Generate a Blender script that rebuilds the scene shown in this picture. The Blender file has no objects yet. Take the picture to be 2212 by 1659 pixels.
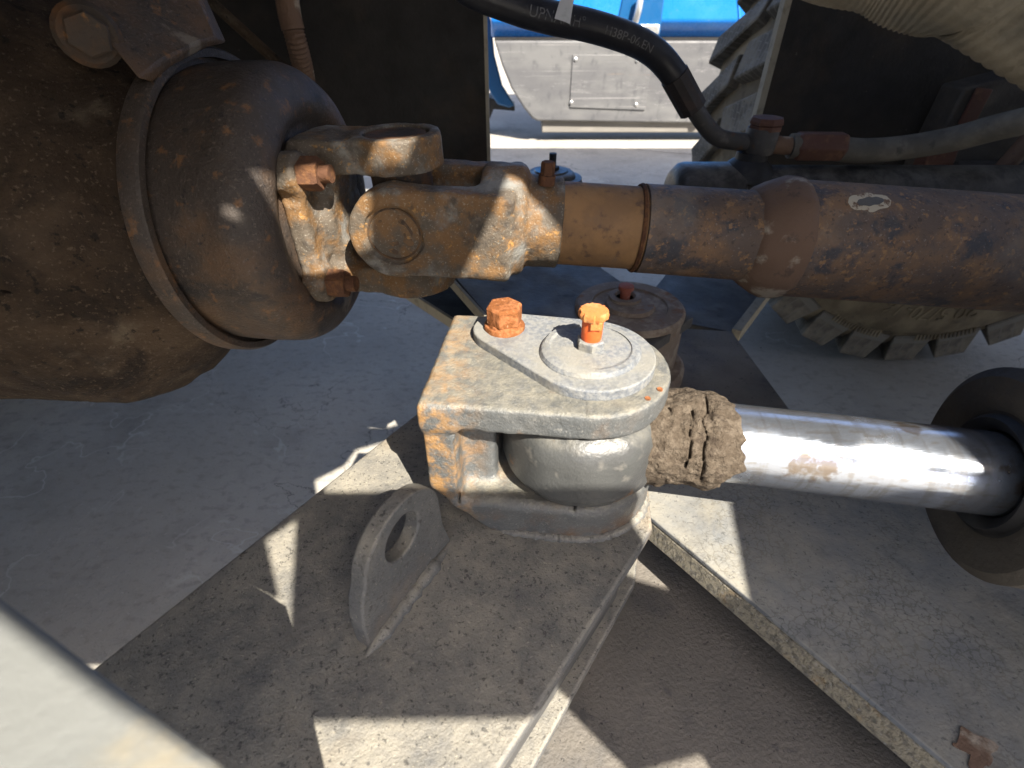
import bpy, bmesh, math, random
import numpy as np
from mathutils import Vector, Matrix
from mathutils.geometry import tessellate_polygon
rnd = random.Random(7)
rng = np.random.default_rng(5)
scene = bpy.context.scene
COL = scene.collection
pi = math.pi
R_ = math.radians

# ------------------------------------------------------------------ camera
CAM = np.array([0., 0., .8]); PITCH = R_(37); FPX = 1120.0      # focal length in pixels of a 2212 px wide picture
cd = bpy.data.cameras.new('camera'); cam = bpy.data.objects.new('camera', cd); COL.objects.link(cam)
cam.location = CAM; cam.rotation_euler = (pi/2-PITCH, 0, 0)
cd.sensor_width = 36; cd.lens = 36*FPX/2212; cd.clip_start = .01; cd.clip_end = 400
cd.dof.use_dof = True; cd.dof.focus_distance = .38; cd.dof.aperture_fstop = 11.0
scene.camera = cam
# ------------------------------------------------------------------ light
SUN = np.array([.35, -.60, .74]); SUN /= np.linalg.norm(SUN)     # direction towards the sun
w = bpy.data.worlds.new('World'); scene.world = w; w.use_nodes = True
nt = w.node_tree; bg = nt.nodes['Background']
sky = nt.nodes.new('ShaderNodeTexSky'); sky.sky_type = 'NISHITA'; sky.sun_disc = False
sky.sun_elevation = math.asin(SUN[2]); sky.sun_rotation = math.atan2(SUN[0], SUN[1])
sky.dust_density = 2.5; sky.air_density = .6; sky.ozone_density = .2
nt.links.new(sky.outputs[0], bg.inputs[0]); bg.inputs[1].default_value = .122
sl = bpy.data.lights.new('sun', 'SUN'); sl.energy = 5.0; sl.angle = R_(.36); sl.color = (1, .93, .82)
so = bpy.data.objects.new('sun', sl); COL.objects.link(so)
so.rotation_euler = Vector(SUN).to_track_quat('Z', 'Y').to_euler(); so.location = (1, -2, 4)
vs = scene.view_settings; vs.view_transform = 'Standard'; vs.look = 'None'; vs.gamma = 1; vs.use_curve_mapping = False
vs.exposure = 1.76

# ------------------------------------------------------------------ pixel helpers (2212 x 1659 grid)
def D(px, py):
    x = (px-1106)/FPX; y = -(py-829.5)/FPX
    return np.array([x, math.cos(PITCH)+y*math.sin(PITCH), -math.sin(PITCH)+y*math.cos(PITCH)])
def pz(px, py, z): d = D(px, py); return CAM+d*((z-CAM[2])/d[2])
def pyy(px, py, y): d = D(px, py); return CAM+d*(y/d[1])
def pd(px, py, dep): return CAM+D(px, py)*dep
def V(*a): return np.array(a, float)
def unit(v): v = np.asarray(v, float); return v/np.linalg.norm(v)

# ------------------------------------------------------------------ materials
def mat(name, base, layers=(), rough=.6, metal=0., bump=(), dust=None, spec=.4, rough_var=.15, coat=0., post=()):
    m = bpy.data.materials.new(name); m.use_nodes = True
    N = m.node_tree.nodes; L = m.node_tree.links
    b = N['Principled BSDF']
    tc = N.new('ShaderNodeTexCoord')
    def noise(scale, detail=6, stretch=(1, 1, 1), off=0, dist=0., rgh=.6):
        mp = N.new('ShaderNodeMapping'); mp.inputs['Scale'].default_value = stretch
        mp.inputs['Location'].default_value = (off*1.37, off*.71, off*2.1)
        L.new(tc.outputs['Object'], mp.inputs['Vector'])
        n = N.new('ShaderNodeTexNoise'); n.inputs['Scale'].default_value = scale
        n.inputs['Detail'].default_value = detail; n.inputs['Roughness'].default_value = rgh
        n.inputs['Distortion'].default_value = dist
        L.new(mp.outputs[0], n.inputs['Vector']); return n.outputs['Fac']
    def mrange(src, lo, hi, to=1.):
        r = N.new('ShaderNodeMapRange'); r.interpolation_type = 'SMOOTHSTEP'
        r.inputs['From Min'].default_value = lo; r.inputs['From Max'].default_value = hi
        r.inputs['To Max'].default_value = to
        L.new(src, r.inputs['Value']); return r.outputs[0]
    def mrange_inv(src, lo, hi):
        r = N.new('ShaderNodeMapRange'); r.interpolation_type = 'SMOOTHSTEP'
        r.inputs['From Min'].default_value = lo; r.inputs['From Max'].default_value = hi; r.inputs['To Min'].default_value = 1; r.inputs['To Max'].default_value = 0
        L.new(src, r.inputs['Value']); return r.outputs[0]
    def mix(f, a, c):
        x = N.new('ShaderNodeMix'); x.data_type = 'RGBA'
        L.new(f, x.inputs['Factor'])
        if isinstance(a, tuple): x.inputs['A'].default_value = (*a, 1)
        else: L.new(a, x.inputs['A'])
        x.inputs['B'].default_value = (*c, 1); return x.outputs['Result']
    col = tuple(base); k = 0
    for ly in layers:
        k += 1
        c, scale, lo, hi = ly['c'], ly['s'], ly['lo'], ly['hi']
        if ly.get('contour'):
            n = noise(scale, ly.get('d', 5), ly.get('st', (1, 1, 1)), k*3.3, ly.get('dist', .4))
            s = N.new('ShaderNodeMath'); s.operation = 'SUBTRACT'; s.inputs[1].default_value = .5; L.new(n, s.inputs[0])
            a = N.new('ShaderNodeMath'); a.operation = 'ABSOLUTE'; L.new(s.outputs[0], a.inputs[0])
            f = mrange(a.outputs[0], hi, lo, ly.get('o', 1.))
            g = noise(scale*.6, 3, (1, 1, 1), k*5.1)
            mm = N.new('ShaderNodeMath'); mm.operation = 'MULTIPLY'; L.new(f, mm.inputs[0]); L.new(mrange(g, .48, .6), mm.inputs[1]); f = mm.outputs[0]
        elif ly.get('vor'):
            v = N.new('ShaderNodeTexVoronoi'); v.feature = ly['vor']; v.inputs['Scale'].default_value = scale
            mp = N.new('ShaderNodeMapping'); mp.inputs['Scale'].default_value = ly.get('st', (1, 1, 1)); L.new(tc.outputs['Object'], mp.inputs['Vector'])
            # wobble the cells
            ns = N.new('ShaderNodeTexNoise'); ns.inputs['Scale'].default_value = scale*1.7; L.new(mp.outputs[0], ns.inputs['Vector'])
            va = N.new('ShaderNodeVectorMath'); va.operation = 'MULTIPLY_ADD'; va.inputs[1].default_value = (.9/scale,)*3
            L.new(ns.outputs['Color'], va.inputs[0]); L.new(mp.outputs[0], va.inputs[2]); L.new(va.outputs[0], v.inputs['Vector'])
            f = mrange(v.outputs['Distance'], hi, lo, ly.get('o', 1.))
            if ly.get('mask'):
                g = noise(ly['mask'], 3, (1, 1, 1), k*5.1)
                mm = N.new('ShaderNodeMath'); mm.operation = 'MULTIPLY'; L.new(f, mm.inputs[0]); L.new(mrange(g, .44, .56), mm.inputs[1]); f = mm.outputs[0]
        else:
            f = mrange(noise(scale, ly.get('d', 6), ly.get('st', (1, 1, 1)), k*3.3, ly.get('dist', 0.), ly.get('r', .6)), lo, hi, ly.get('o', 1.))
        if ly.get('grad'):
            axn, g0_, g1_ = ly['grad']; sp = N.new('ShaderNodeSeparateXYZ'); L.new(tc.outputs['Object'], sp.inputs[0])
            mm = N.new('ShaderNodeMath'); mm.operation = 'MULTIPLY'; L.new(f, mm.inputs[0]); L.new(mrange(sp.outputs[axn], g0_, g1_) if g0_ < g1_ else mrange_inv(sp.outputs[axn], g1_, g0_), mm.inputs[1]); f = mm.outputs[0]
        col = mix(f, col, c)
    if dust:
        dc, amt, ds, *dlh = dust; dlh = dlh or [.35, .62]
        ge = N.new('ShaderNodeNewGeometry'); sx = N.new('ShaderNodeSeparateXYZ'); L.new(ge.outputs['Normal'], sx.inputs[0])
        up = mrange(sx.outputs['Z'], .35, .95, amt)
        g = mrange(noise(ds, 8, (1, 1, 1), 9.1, .3, .7), *dlh)
        mm = N.new('ShaderNodeMath'); mm.operation = 'MULTIPLY'; L.new(up, mm.inputs[0]); L.new(g, mm.inputs[1])
        col = mix(mm.outputs[0], col, dc)
    for ly in post:
        k += 1; col = mix(mrange(noise(ly['s'], ly.get('d', 4), ly.get('st', (1, 1, 1)), k*3.3, ly.get('dist', 0.)), ly['lo'], ly['hi'], ly.get('o', 1.)), col, ly['c'])
    if isinstance(col, tuple): b.inputs['Base Color'].default_value = (*col, 1)
    else: L.new(col, b.inputs['Base Color'])
    b.inputs['Metallic'].default_value = metal; b.inputs['Specular IOR Level'].default_value = spec
    if coat: b.inputs['Coat Weight'].default_value = coat; b.inputs['Coat Roughness'].default_value = .25
    if rough_var:
        r = N.new('ShaderNodeMapRange'); r.inputs['From Min'].default_value = .3; r.inputs['From Max'].default_value = .7
        r.inputs['To Min'].default_value = max(.02, rough-rough_var); r.inputs['To Max'].default_value = min(1, rough+rough_var)
        L.new(noise(30, 6, (1, 1, 1), 4.4), r.inputs['Value']); L.new(r.outputs[0], b.inputs['Roughness'])
    else: b.inputs['Roughness'].default_value = rough
    prev = None
    for i, (s, dist, *st) in enumerate(bump):
        bn = N.new('ShaderNodeBump'); bn.inputs['Strength'].default_value = 1; bn.inputs['Distance'].default_value = dist
        L.new(noise(s, 8, st[0] if st else (1, 1, 1), 11+i*2.7), bn.inputs['Height'])
        if prev: L.new(prev, bn.inputs['Normal'])
        prev = bn.outputs[0]
    if prev: L.new(prev, b.inputs['Normal'])
    return m
RUST = (.17, .060, .018); RUSTD = (.060, .024, .010); RUSTO = (.36, .155, .035)
MUD = (.115, .088, .062); DUST = (.34, .30, .235)
M = {}
M['frame'] = mat('frame paint', (.085, .087, .088), [
    dict(c=(.13, .127, .12), s=45, lo=.35, hi=.75, o=.8), dict(c=DUST, s=14, lo=.5, hi=.72, o=.22),
    dict(c=(.24, .16, .08), s=11, lo=.58, hi=.75, o=.4), dict(c=(.035, .035, .037), s=320, lo=.60, hi=.70, o=.7),
    dict(c=(.03, .03, .032), s=70, lo=.68, hi=.73, o=.8)],
    rough=.62, bump=((900, .0006), (220, .0008)), dust=((.325, .295, .23), .80, 55, .15, .85), post=[dict(c=(.045, .043, .040), s=430, lo=.58, hi=.66, o=.75), dict(c=(.03, .028, .026), s=150, lo=.66, hi=.70, o=.7), dict(c=(.40, .36, .28), s=560, lo=.62, hi=.70, o=.5), dict(c=(.26, .17, .085), s=9, lo=.58, hi=.74, o=.45)])
M['clevis'] = mat('clevis paint', (0.069, 0.07332, 0.07392), [
    dict(c=(0.1012, 0.1015, 0.096), s=60, lo=.38, hi=.72, o=.75), dict(c=(0.276, 0.1551, 0.0576), s=120, lo=.40, hi=.62, o=.85, grad=('X', -.030, -.066)),
    dict(c=(0.2116, 0.1175, 0.048), s=45, lo=.54, hi=.68, o=.45, grad=('X', .06, -.02)), dict(c=(0.138, 0.0705, 0.0288), s=60, lo=.44, hi=.64, o=.75, grad=('Z', -.02, -.05)),
    dict(c=(0.2024, 0.1974, 0.1824), s=600, lo=.57, hi=.68, o=.6)],
    rough=.45, bump=((650, .0007), (180, .0004)), dust=((.235, .215, .165), .72, 130, .25, .75), spec=.5)
M['eye'] = mat('cylinder eye paint', (0.0527, 0.0544, 0.0527), [
    dict(c=(0.1275, 0.1207, 0.1062), s=90, lo=.56, hi=.70, o=.7), dict(c=(0.238, 0.1105, 0.034), s=40, lo=.62, hi=.70, o=.8),
    dict(c=(0.034, 0.034, 0.0357), s=25, lo=.5, hi=.7, o=.6)], rough=.42, bump=((400, .0004), (90, .0003)), dust=((.28, .26, .21), .35, 50), spec=.5)
M['keeper'] = mat('zinc keeper plate', (0.1131, 0.124, 0.1386), [
    dict(c=(0.2106, 0.212, 0.2058), s=380, lo=.42, hi=.6, o=.75), dict(c=(0.078, 0.084, 0.0924), s=90, lo=.55, hi=.68, o=.6),
    dict(c=(0.2184, 0.2, 0.1596), s=30, lo=.5, hi=.68, o=.6)], rough=.6, bump=((700, .0005), (160, .0003)), dust=((0.2106, 0.204, 0.1764), .6, 40))
M['rust'] = mat('rusted bolt', RUST, [dict(c=(.30, .115, .045), s=180, lo=.42, hi=.6, o=.8), dict(c=RUSTD, s=110, lo=.55, hi=.7, o=.7),
    dict(c=(.40, .26, .16), s=420, lo=.62, hi=.7, o=.6)], rough=.85, bump=((420, .0012), (150, .0008)), spec=.2)
M['rustbolt'] = mat('dark rusted nut', (.085, .040, .022), [dict(c=(.15, .07, .03), s=150, lo=.45, hi=.65, o=.8), dict(c=(.035, .022, .016), s=110, lo=.55, hi=.7, o=.8)], rough=.85, bump=((420, .0010), (150, .0006)), spec=.2)
M['rustcap'] = mat('brown bearing cap', (.070, .045, .028), [dict(c=(.15, .085, .038), s=70, lo=.44, hi=.64, o=.8), dict(c=(.03, .022, .017), s=130, lo=.54, hi=.66, o=.8), dict(c=(.26, .14, .05), s=240, lo=.58, hi=.68, o=.6)], rough=.75, bump=((380, .0006),), spec=.3)
M['rustdark'] = mat('dark rusted casting', (0.0405, 0.0306, 0.0234), [dict(c=(0.117, 0.0522, 0.018), s=28, lo=.44, hi=.66, o=.8),
    dict(c=(0.027, 0.0279, 0.0297), s=16, lo=.5, hi=.68, o=.8), dict(c=(0.234, 0.108, 0.0306), s=65, lo=.58, hi=.70, o=.75),
    dict(c=(0.162, 0.135, 0.1035), s=9, lo=.55, hi=.72, o=.5)], rough=.72, bump=((300, .0012), (70, .0012)), spec=.3)
M['yoke'] = mat('yoke rust and grey', (.085, .068, .050), [dict(c=(.21, .21, .195), s=24, lo=.50, hi=.66, o=.8),
    dict(c=(.17, .088, .030), s=34, lo=.46, hi=.62, o=.8), dict(c=(.36, .19, .055), s=120, lo=.60, hi=.70, o=.7), dict(c=(.30, .28, .23), s=520, lo=.56, hi=.68, o=.45),
    dict(c=(.035, .030, .026), s=60, lo=.56, hi=.7, o=.7)], rough=.7, bump=((480, .0008), (110, .0006)), spec=.3)
M['shaft'] = mat('rusted shaft tube', (0.1058, 0.07644, 0.0594), [dict(c=(0.1932, 0.1127, 0.0594), s=30, lo=.42, hi=.64, o=.85),
    dict(c=(0.03864, 0.04312, 0.054), s=38, lo=.52, hi=.64, o=.85), dict(c=(0.3036, 0.1666, 0.0702), s=150, lo=.56, hi=.67, o=.75), dict(c=(0.046, 0.0343, 0.03024), s=240, lo=.56, hi=.66, o=.7),
    dict(c=(0.2024, 0.1764, 0.1512), s=11, lo=.52, hi=.7, o=.55), dict(c=(0.276, 0.245, 0.216), s=420, lo=.60, hi=.70, o=.5)], rough=.66, bump=((420, .0008), (120, .0005)), spec=.35)
M['shaftlite'] = mat('orange rusted spline sleeve', (0.2057, 0.1174, 0.0551), [dict(c=(0.2743, 0.1535, 0.06525), s=40, lo=.42, hi=.64, o=.8),
    dict(c=(0.09976, 0.06003, 0.0406), s=75, lo=.55, hi=.67, o=.8), dict(c=(0.1621, 0.1334, 0.116), s=20, lo=.56, hi=.72, o=.6)], rough=.68, bump=((420, .0007),), spec=.3)
M['oxide'] = mat('brown oxide ring', (0.1438, 0.0875, 0.05625), [dict(c=(0.375, 0.325, 0.25), s=34, lo=.56, hi=.68, o=.8), dict(c=(0.0625, 0.04375, 0.035), s=70, lo=.6, hi=.7, o=.7)], rough=.8, bump=((300, .001),))
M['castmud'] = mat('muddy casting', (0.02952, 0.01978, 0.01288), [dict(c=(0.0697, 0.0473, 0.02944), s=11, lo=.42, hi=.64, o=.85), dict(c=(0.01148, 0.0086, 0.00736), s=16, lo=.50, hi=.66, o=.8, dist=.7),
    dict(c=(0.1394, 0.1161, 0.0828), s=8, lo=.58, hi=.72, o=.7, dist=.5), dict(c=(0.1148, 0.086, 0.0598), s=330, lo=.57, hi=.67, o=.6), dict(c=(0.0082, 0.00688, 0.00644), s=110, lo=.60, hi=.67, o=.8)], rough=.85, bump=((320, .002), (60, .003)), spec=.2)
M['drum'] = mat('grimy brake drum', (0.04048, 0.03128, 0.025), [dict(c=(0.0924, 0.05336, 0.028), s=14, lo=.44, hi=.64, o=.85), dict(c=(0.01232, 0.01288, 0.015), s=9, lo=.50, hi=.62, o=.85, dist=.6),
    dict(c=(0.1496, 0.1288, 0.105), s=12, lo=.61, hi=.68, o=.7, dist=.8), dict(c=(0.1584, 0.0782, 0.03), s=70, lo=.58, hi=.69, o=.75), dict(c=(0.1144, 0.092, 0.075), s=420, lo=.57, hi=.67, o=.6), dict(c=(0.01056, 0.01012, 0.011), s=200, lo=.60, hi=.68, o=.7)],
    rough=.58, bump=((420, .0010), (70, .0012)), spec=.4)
M['blackplate'] = mat('black painted plate', (.014, .013, .0125), [dict(c=(.036, .027, .018), s=10, lo=.5, hi=.72, o=.7), dict(c=(.09, .08, .065), s=75, lo=.69, hi=.74, o=.7)], rough=.7, bump=((200, .0008),), spec=.3)
M['darkpaint'] = mat('black grey paint', (.024, .023, .022), [dict(c=(.065, .060, .052), s=26, lo=.5, hi=.7, o=.6)], rough=.45, bump=((260, .0005),), dust=((.15, .14, .12), .7, 40))
M['edge'] = mat('flame cut edge', (.27, .24, .175), [dict(c=(.12, .11, .09), s=220, lo=.45, hi=.62, o=.9), dict(c=(.30, .20, .09), s=60, lo=.58, hi=.7, o=.6), dict(c=(.32, .31, .29), s=420, lo=.58, hi=.68, o=.7)],
    rough=.7, bump=((520, .0026), (160, .0020, (1, 1, .4))))
M['dustlitedge'] = mat('dusty lit edge', (.26, .235, .18), [dict(c=(.13, .11, .08), s=60, lo=.5, hi=.7, o=.6)], rough=.8, bump=((300, .0006),))  # tan for edge dust and for light caught on plate edges
M['crack'] = mat('cracked grey paint', (.125, .135, .145), [dict(c=(.19, .19, .18), s=16, lo=.42, hi=.66, o=.8), dict(c=(.075, .080, .088), s=24, lo=.55, hi=.7, o=.6),
    dict(c=(.022, .024, .028), s=150, lo=.01, hi=.09, vor='DISTANCE_TO_EDGE', mask=16, o=.6), dict(c=(.14, .075, .045), s=10, lo=.68, hi=.70, o=.9), dict(c=(.05, .05, .055), s=260, lo=.66, hi=.72, o=.7)],
    rough=.6, bump=((300, .0006),), dust=((.36, .32, .23), .60, 30, .1, .9), post=[dict(c=(.05, .05, .052), s=360, lo=.60, hi=.67, o=.6), dict(c=(.09, .09, .09), s=22, lo=.56, hi=.70, o=.5)])
M['pitted'] = mat('pitted dusty plate', (.120, .108, .092), [dict(c=(.17, .15, .125), s=9, lo=.42, hi=.66, o=.8), dict(c=(.065, .064, .064), s=14, lo=.5, hi=.68, o=.7),
    dict(c=(.022, .021, .020), s=330, lo=.62, hi=.69, o=.85), dict(c=(.05, .05, .05), s=60, lo=.62, hi=.72, o=.6)], rough=.7, bump=((350, .0010),))
M['bluesteel'] = mat('oily dark plate', (.060, .059, .058), [dict(c=(.11, .105, .095), s=12, lo=.5, hi=.7, o=.7), dict(c=(.02, .02, .022), s=30, lo=.6, hi=.7, o=.7)], rough=.65, bump=((200, .0006),), dust=((.15, .145, .135), .7, 9))
M['pinrust'] = mat('dusty brown pin', (.20, .155, .12), [dict(c=(.34, .29, .23), s=70, lo=.45, hi=.65, o=.7), dict(c=(.20, .08, .03), s=40, lo=.56, hi=.68, o=.7)], rough=.8, bump=((300, .0008),))
M['mud'] = mat('dried mud', (.085, .066, .048), [dict(c=(.145, .117, .088), s=240, lo=.42, hi=.64, o=.8), dict(c=(.045, .034, .026), s=90, lo=.56, hi=.7, o=.8)], rough=.95, bump=((520, .003), (140, .003)), spec=.1)
M['gland'] = mat('dusty cylinder gland', (.038, .034, .030), [dict(c=(.085, .072, .055), s=10, lo=.42, hi=.66, o=.85), dict(c=(.03, .03, .03), s=20, lo=.55, hi=.7, o=.6)], rough=.75, bump=((200, .0010),))
M['rubber'] = mat('black rubber', (.012, .012, .013), [dict(c=(.03, .028, .026), s=60, lo=.5, hi=.7, o=.6)], rough=.6)
M['hose'] = mat('black hose rubber', (.012, .013, .018), [dict(c=(.028, .028, .032), s=50, lo=.5, hi=.7, o=.6)], rough=.42, bump=((400, .0002),))
M['hosedust'] = mat('dusty hose rubber', (.075, .070, .060), [dict(c=(.13, .12, .10), s=30, lo=.42, hi=.66, o=.8), dict(c=(.035, .034, .033), s=60, lo=.6, hi=.7, o=.7)], rough=.85, bump=((300, .0006),))
M['hoseink'] = mat('faded hose print', (.095, .095, .10), [dict(c=(.02, .02, .025), s=160, lo=.5, hi=.62, o=.8)], rough=.7)
M['darkfit'] = mat('dark steel fitting', (.045, .042, .040), [dict(c=(.11, .10, .085), s=60, lo=.5, hi=.68, o=.7), dict(c=(.10, .05, .025), s=80, lo=.58, hi=.7, o=.6)], rough=.6, bump=((300, .0005),))
M['brownfit'] = mat('red brown rusted fitting', (.080, .036, .025), [dict(c=(.14, .075, .04), s=70, lo=.5, hi=.68, o=.7)], rough=.8, bump=((350, .0007),))
M['ferrule'] = mat('dark crimped ferrule', (.020, .016, .016), [dict(c=(.05, .03, .024), s=60, lo=.5, hi=.68, o=.7)], rough=.6, bump=((300, .0004),))
M['orange'] = mat('orange plastic', (.50, .080, .014), [dict(c=(.54, .15, .04), s=160, lo=.5, hi=.7, o=.6)], rough=.5, bump=((300, .0004),))
M['orangetop'] = mat('pale orange plastic', (.42, .145, .038), [dict(c=(.46, .22, .085), s=140, lo=.45, hi=.65, o=.7)], rough=.6, bump=((260, .0008),))
M['orangeold'] = mat('faded red plastic', (.33, .095, .06), [dict(c=(.3, .2, .16), s=200, lo=.5, hi=.7, o=.6)], rough=.7)
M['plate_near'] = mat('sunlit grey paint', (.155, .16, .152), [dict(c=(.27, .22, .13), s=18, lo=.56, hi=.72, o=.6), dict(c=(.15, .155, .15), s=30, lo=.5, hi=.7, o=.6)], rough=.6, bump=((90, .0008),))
M['canvas'] = mat('dusty khaki canvas', (0.1276, 0.115, 0.09016), [dict(c=(0.1936, 0.1794, 0.147), s=22, lo=.42, hi=.66, o=.7), dict(c=(0.0748, 0.07544, 0.07056), s=14, lo=.52, hi=.7, o=.7)], rough=.95, bump=((700, .0006), (30, .003)), spec=.1)
M['tyre'] = mat('dusty tyre rubber', (.045, .042, .038), [dict(c=(.20, .165, .115), s=6, lo=.38, hi=.62, o=.75), dict(c=(.13, .115, .09), s=60, lo=.45, hi=.65, o=.6)], rough=.9, bump=((300, .001),), spec=.2)
M['tread'] = mat('grey worn tread', (.10, .092, .078), [dict(c=(.22, .195, .155), s=14, lo=.42, hi=.64, o=.8), dict(c=(.03, .03, .03), s=90, lo=.58, hi=.7, o=.6)], rough=.9, bump=((260, .002),), spec=.2)
def siped(m):
    N = m.node_tree.nodes; L = m.node_tree.links; b = N['Principled BSDF']; src = b.inputs['Base Color'].links[0].from_socket
    tc = [n for n in N if n.type == 'TEX_COORD'][0]; br = N.new('ShaderNodeTexBrick'); br.inputs['Scale'].default_value = 1
    br.inputs['Brick Width'].default_value = .030; br.inputs['Row Height'].default_value = .017; br.inputs['Mortar Size'].default_value = .0016; br.inputs['Mortar Smooth'].default_value = .4
    L.new(tc.outputs['Object'], br.inputs['Vector']); mx = N.new('ShaderNodeMix'); mx.data_type = 'RGBA'; L.new(br.outputs['Fac'], mx.inputs['Factor']); L.new(src, mx.inputs['A']); mx.inputs['B'].default_value = (.17, .16, .14, 1)
    L.new(mx.outputs['Result'], b.inputs['Base Color'])
siped(M['tread'])
M['sidewall'] = mat('tan dusty sidewall', (.125, .102, .070), [dict(c=(.24, .20, .135), s=8, lo=.40, hi=.62, o=.85), dict(c=(.06, .055, .045), s=25, lo=.58, hi=.7, o=.7)], rough=.9, bump=((200, .001),), spec=.2)
M['blue'] = mat('glossy blue paint', (0.008, 0.1548, 0.527), [dict(c=(0.04, 0.216, 0.561), s=3, lo=.4, hi=.7, o=.5), dict(c=(0.24, 0.324, 0.51), s=60, lo=.68, hi=.72, o=.3)], rough=.28, rough_var=.08, spec=.5, coat=.4)
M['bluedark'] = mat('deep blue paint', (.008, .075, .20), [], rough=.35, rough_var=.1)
M['skirt'] = mat('scratched grey steel skirt', (0.092, 0.092, 0.09558), [dict(c=(0.14, 0.14, 0.1377), s=4, lo=.42, hi=.66, o=.7, st=(.6, 1, 1.6)), dict(c=(0.06, 0.0616, 0.06642), s=14, lo=.54, hi=.70, o=.7, st=(1.6, 1, .7)),
    dict(c=(0.272, 0.264, 0.2592), s=9, lo=.60, hi=.68, o=.55, st=(.10, 1, 9)), dict(c=(0.272, 0.264, 0.2592), s=7, lo=.002, hi=.006, contour=True, o=.5, st=(.25, 1, 2)), dict(c=(0.216, 0.136, 0.081), s=12, lo=.68, hi=.72, o=.4, st=(.2, 1, 6))], rough=.55)
M['tray'] = mat('worn brown grey tray', (.16, .15, .135), [dict(c=(.27, .25, .22), s=8, lo=.5, hi=.7, st=(.3, 1, 3))], rough=.7)
M['zinc'] = mat('bright screw', (.62, .62, .60), [], rough=.35, metal=.8, rough_var=0)
M['whitetag'] = mat('white plastic tag', (.45, .47, .50), [dict(c=(.25, .27, .29), s=60, lo=.5, hi=.7, o=.6)], rough=.7)
M['cream'] = mat('chipped cream paint', (.42, .37, .28), [dict(c=(.14, .09, .06), s=150, lo=.52, hi=.62)], rough=.8)
M['concrete'] = mat('concrete yard', (0.3049, 0.2852, 0.2493), [dict(c=(0.3762, 0.3518, 0.3069), s=2.2, lo=.40, hi=.64, o=.8), dict(c=(0.1928, 0.1823, 0.1627), s=3.4, lo=.50, hi=.72, o=.7),
    dict(c=(0.2137, 0.1999, 0.1772), s=38, lo=.5, hi=.68, o=.55, st=(1, 1.6, 1)), dict(c=(0.4674, 0.4498, 0.412), s=3.3, lo=.002, hi=.008, contour=True, o=.55, d=4),
    dict(c=(0.1016, 0.09506, 0.08652), s=1.3, lo=.0006, hi=.0022, contour=True, o=.85, d=7), dict(c=(0.1321, 0.1254, 0.1102), s=230, lo=.60, hi=.70, o=.55), dict(c=(0.4265, 0.4096, 0.3636), s=170, lo=.62, hi=.70, o=.5),
    dict(c=(0.0912, 0.09016, 0.08137), s=45, lo=.71, hi=.75, o=.8)], rough=.85, bump=((60, .003), (420, .0012)), spec=.2)
M['jointfill'] = mat('dark joint filler', (.06, .058, .055), [], rough=.95)
M['chrome'] = mat('worn chrome rod', (.44, .48, .55), [dict(c=(.36, .35, .34), s=380, lo=.50, hi=.64, o=.7, st=(.25, 1, 1)), dict(c=(.22, .17, .12), s=34, lo=.60, hi=.66, o=.85), dict(c=(.30, .29, .28), s=60, lo=.52, hi=.62, o=.5, st=(3, .3, .3))], rough=.20, metal=.90, rough_var=.12, bump=((500, .00012, (.2, 1, 1)),))
M['maskgrey'] = mat('light mask grey', (.10, .10, .10), [dict(c=(.16, .15, .13), s=4, lo=.45, hi=.65)], rough=.6)  # used only on the added light blockers

# ------------------------------------------------------------------ object helpers
def tag(o, label=None, cat=None, group=None, kind=None):
    if label: o['label'] = label
    if cat: o['category'] = cat
    if group: o['group'] = group
    if kind: o['kind'] = kind
    return o
def thing(name, loc, label, cat, group=None):
    e = bpy.data.objects.new(name, None); COL.objects.link(e); e.location = tuple(loc); e.empty_display_size = .02
    return tag(e, label, cat, group)
def wloc(o):
    v = Vector(o.location); p = o.parent
    while p: v = v+Vector(p.location); p = p.parent
    return v
def add(name, verts, faces, m, parent=None, smooth=35, bevel=0., seg=3, label=None, sub=0):
    verts = np.asarray(verts, float)
    c = (verts.min(0)+verts.max(0))/2
    me = bpy.data.meshes.new(name); me.from_pydata((verts-c).tolist(), [], [list(map(int, f)) for f in faces]); me.validate(); me.update()
    bm = bmesh.new(); bm.from_mesh(me); bmesh.ops.recalc_face_normals(bm, faces=bm.faces); bm.to_mesh(me); bm.free()
    me.materials.append(M[m] if isinstance(m, str) else m)
    if smooth:
        me.polygons.foreach_set('use_smooth', [True]*len(me.polygons)); me.set_sharp_from_angle(angle=R_(smooth))
    o = bpy.data.objects.new(name, me); COL.objects.link(o)
    if parent: o.parent = parent; o.location = Vector(c)-wloc(parent)
    else: o.location = Vector(c)
    if bevel:
        b = o.modifiers.new('bevel', 'BEVEL'); b.width = bevel; b.segments = seg; b.limit_method = 'ANGLE'; b.angle_limit = R_(35); b.harden_normals = False
    if sub:
        s = o.modifiers.new('sub', 'SUBSURF'); s.levels = sub; s.render_levels = sub
    if label: o['label'] = label
    return o
def merge(parts):
    vs_, fs = [], []; n = 0
    for v, f in parts:
        vs_.append(np.asarray(v, float)); fs += [[i+n for i in q] for q in f]; n += len(v)
    return np.concatenate(vs_), fs
def prism(poly, z0, z1):
    n = len(poly); v = [(p[0], p[1], z0) for p in poly]+[(p[0], p[1], z1) for p in poly]
    f = [list(range(n))[::-1], list(range(n, 2*n))]+[[i, (i+1) % n, n+(i+1) % n, n+i] for i in range(n)]
    return np.array(v, float), f
def extrude_pts(pts, vec):
    pts = np.asarray(pts, float); n = len(pts); v = np.concatenate([pts, pts+np.asarray(vec, float)])
    f = [list(range(n))[::-1], list(range(n, 2*n))]+[[i, (i+1) % n, n+(i+1) % n, n+i] for i in range(n)]
    return v, f
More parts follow.
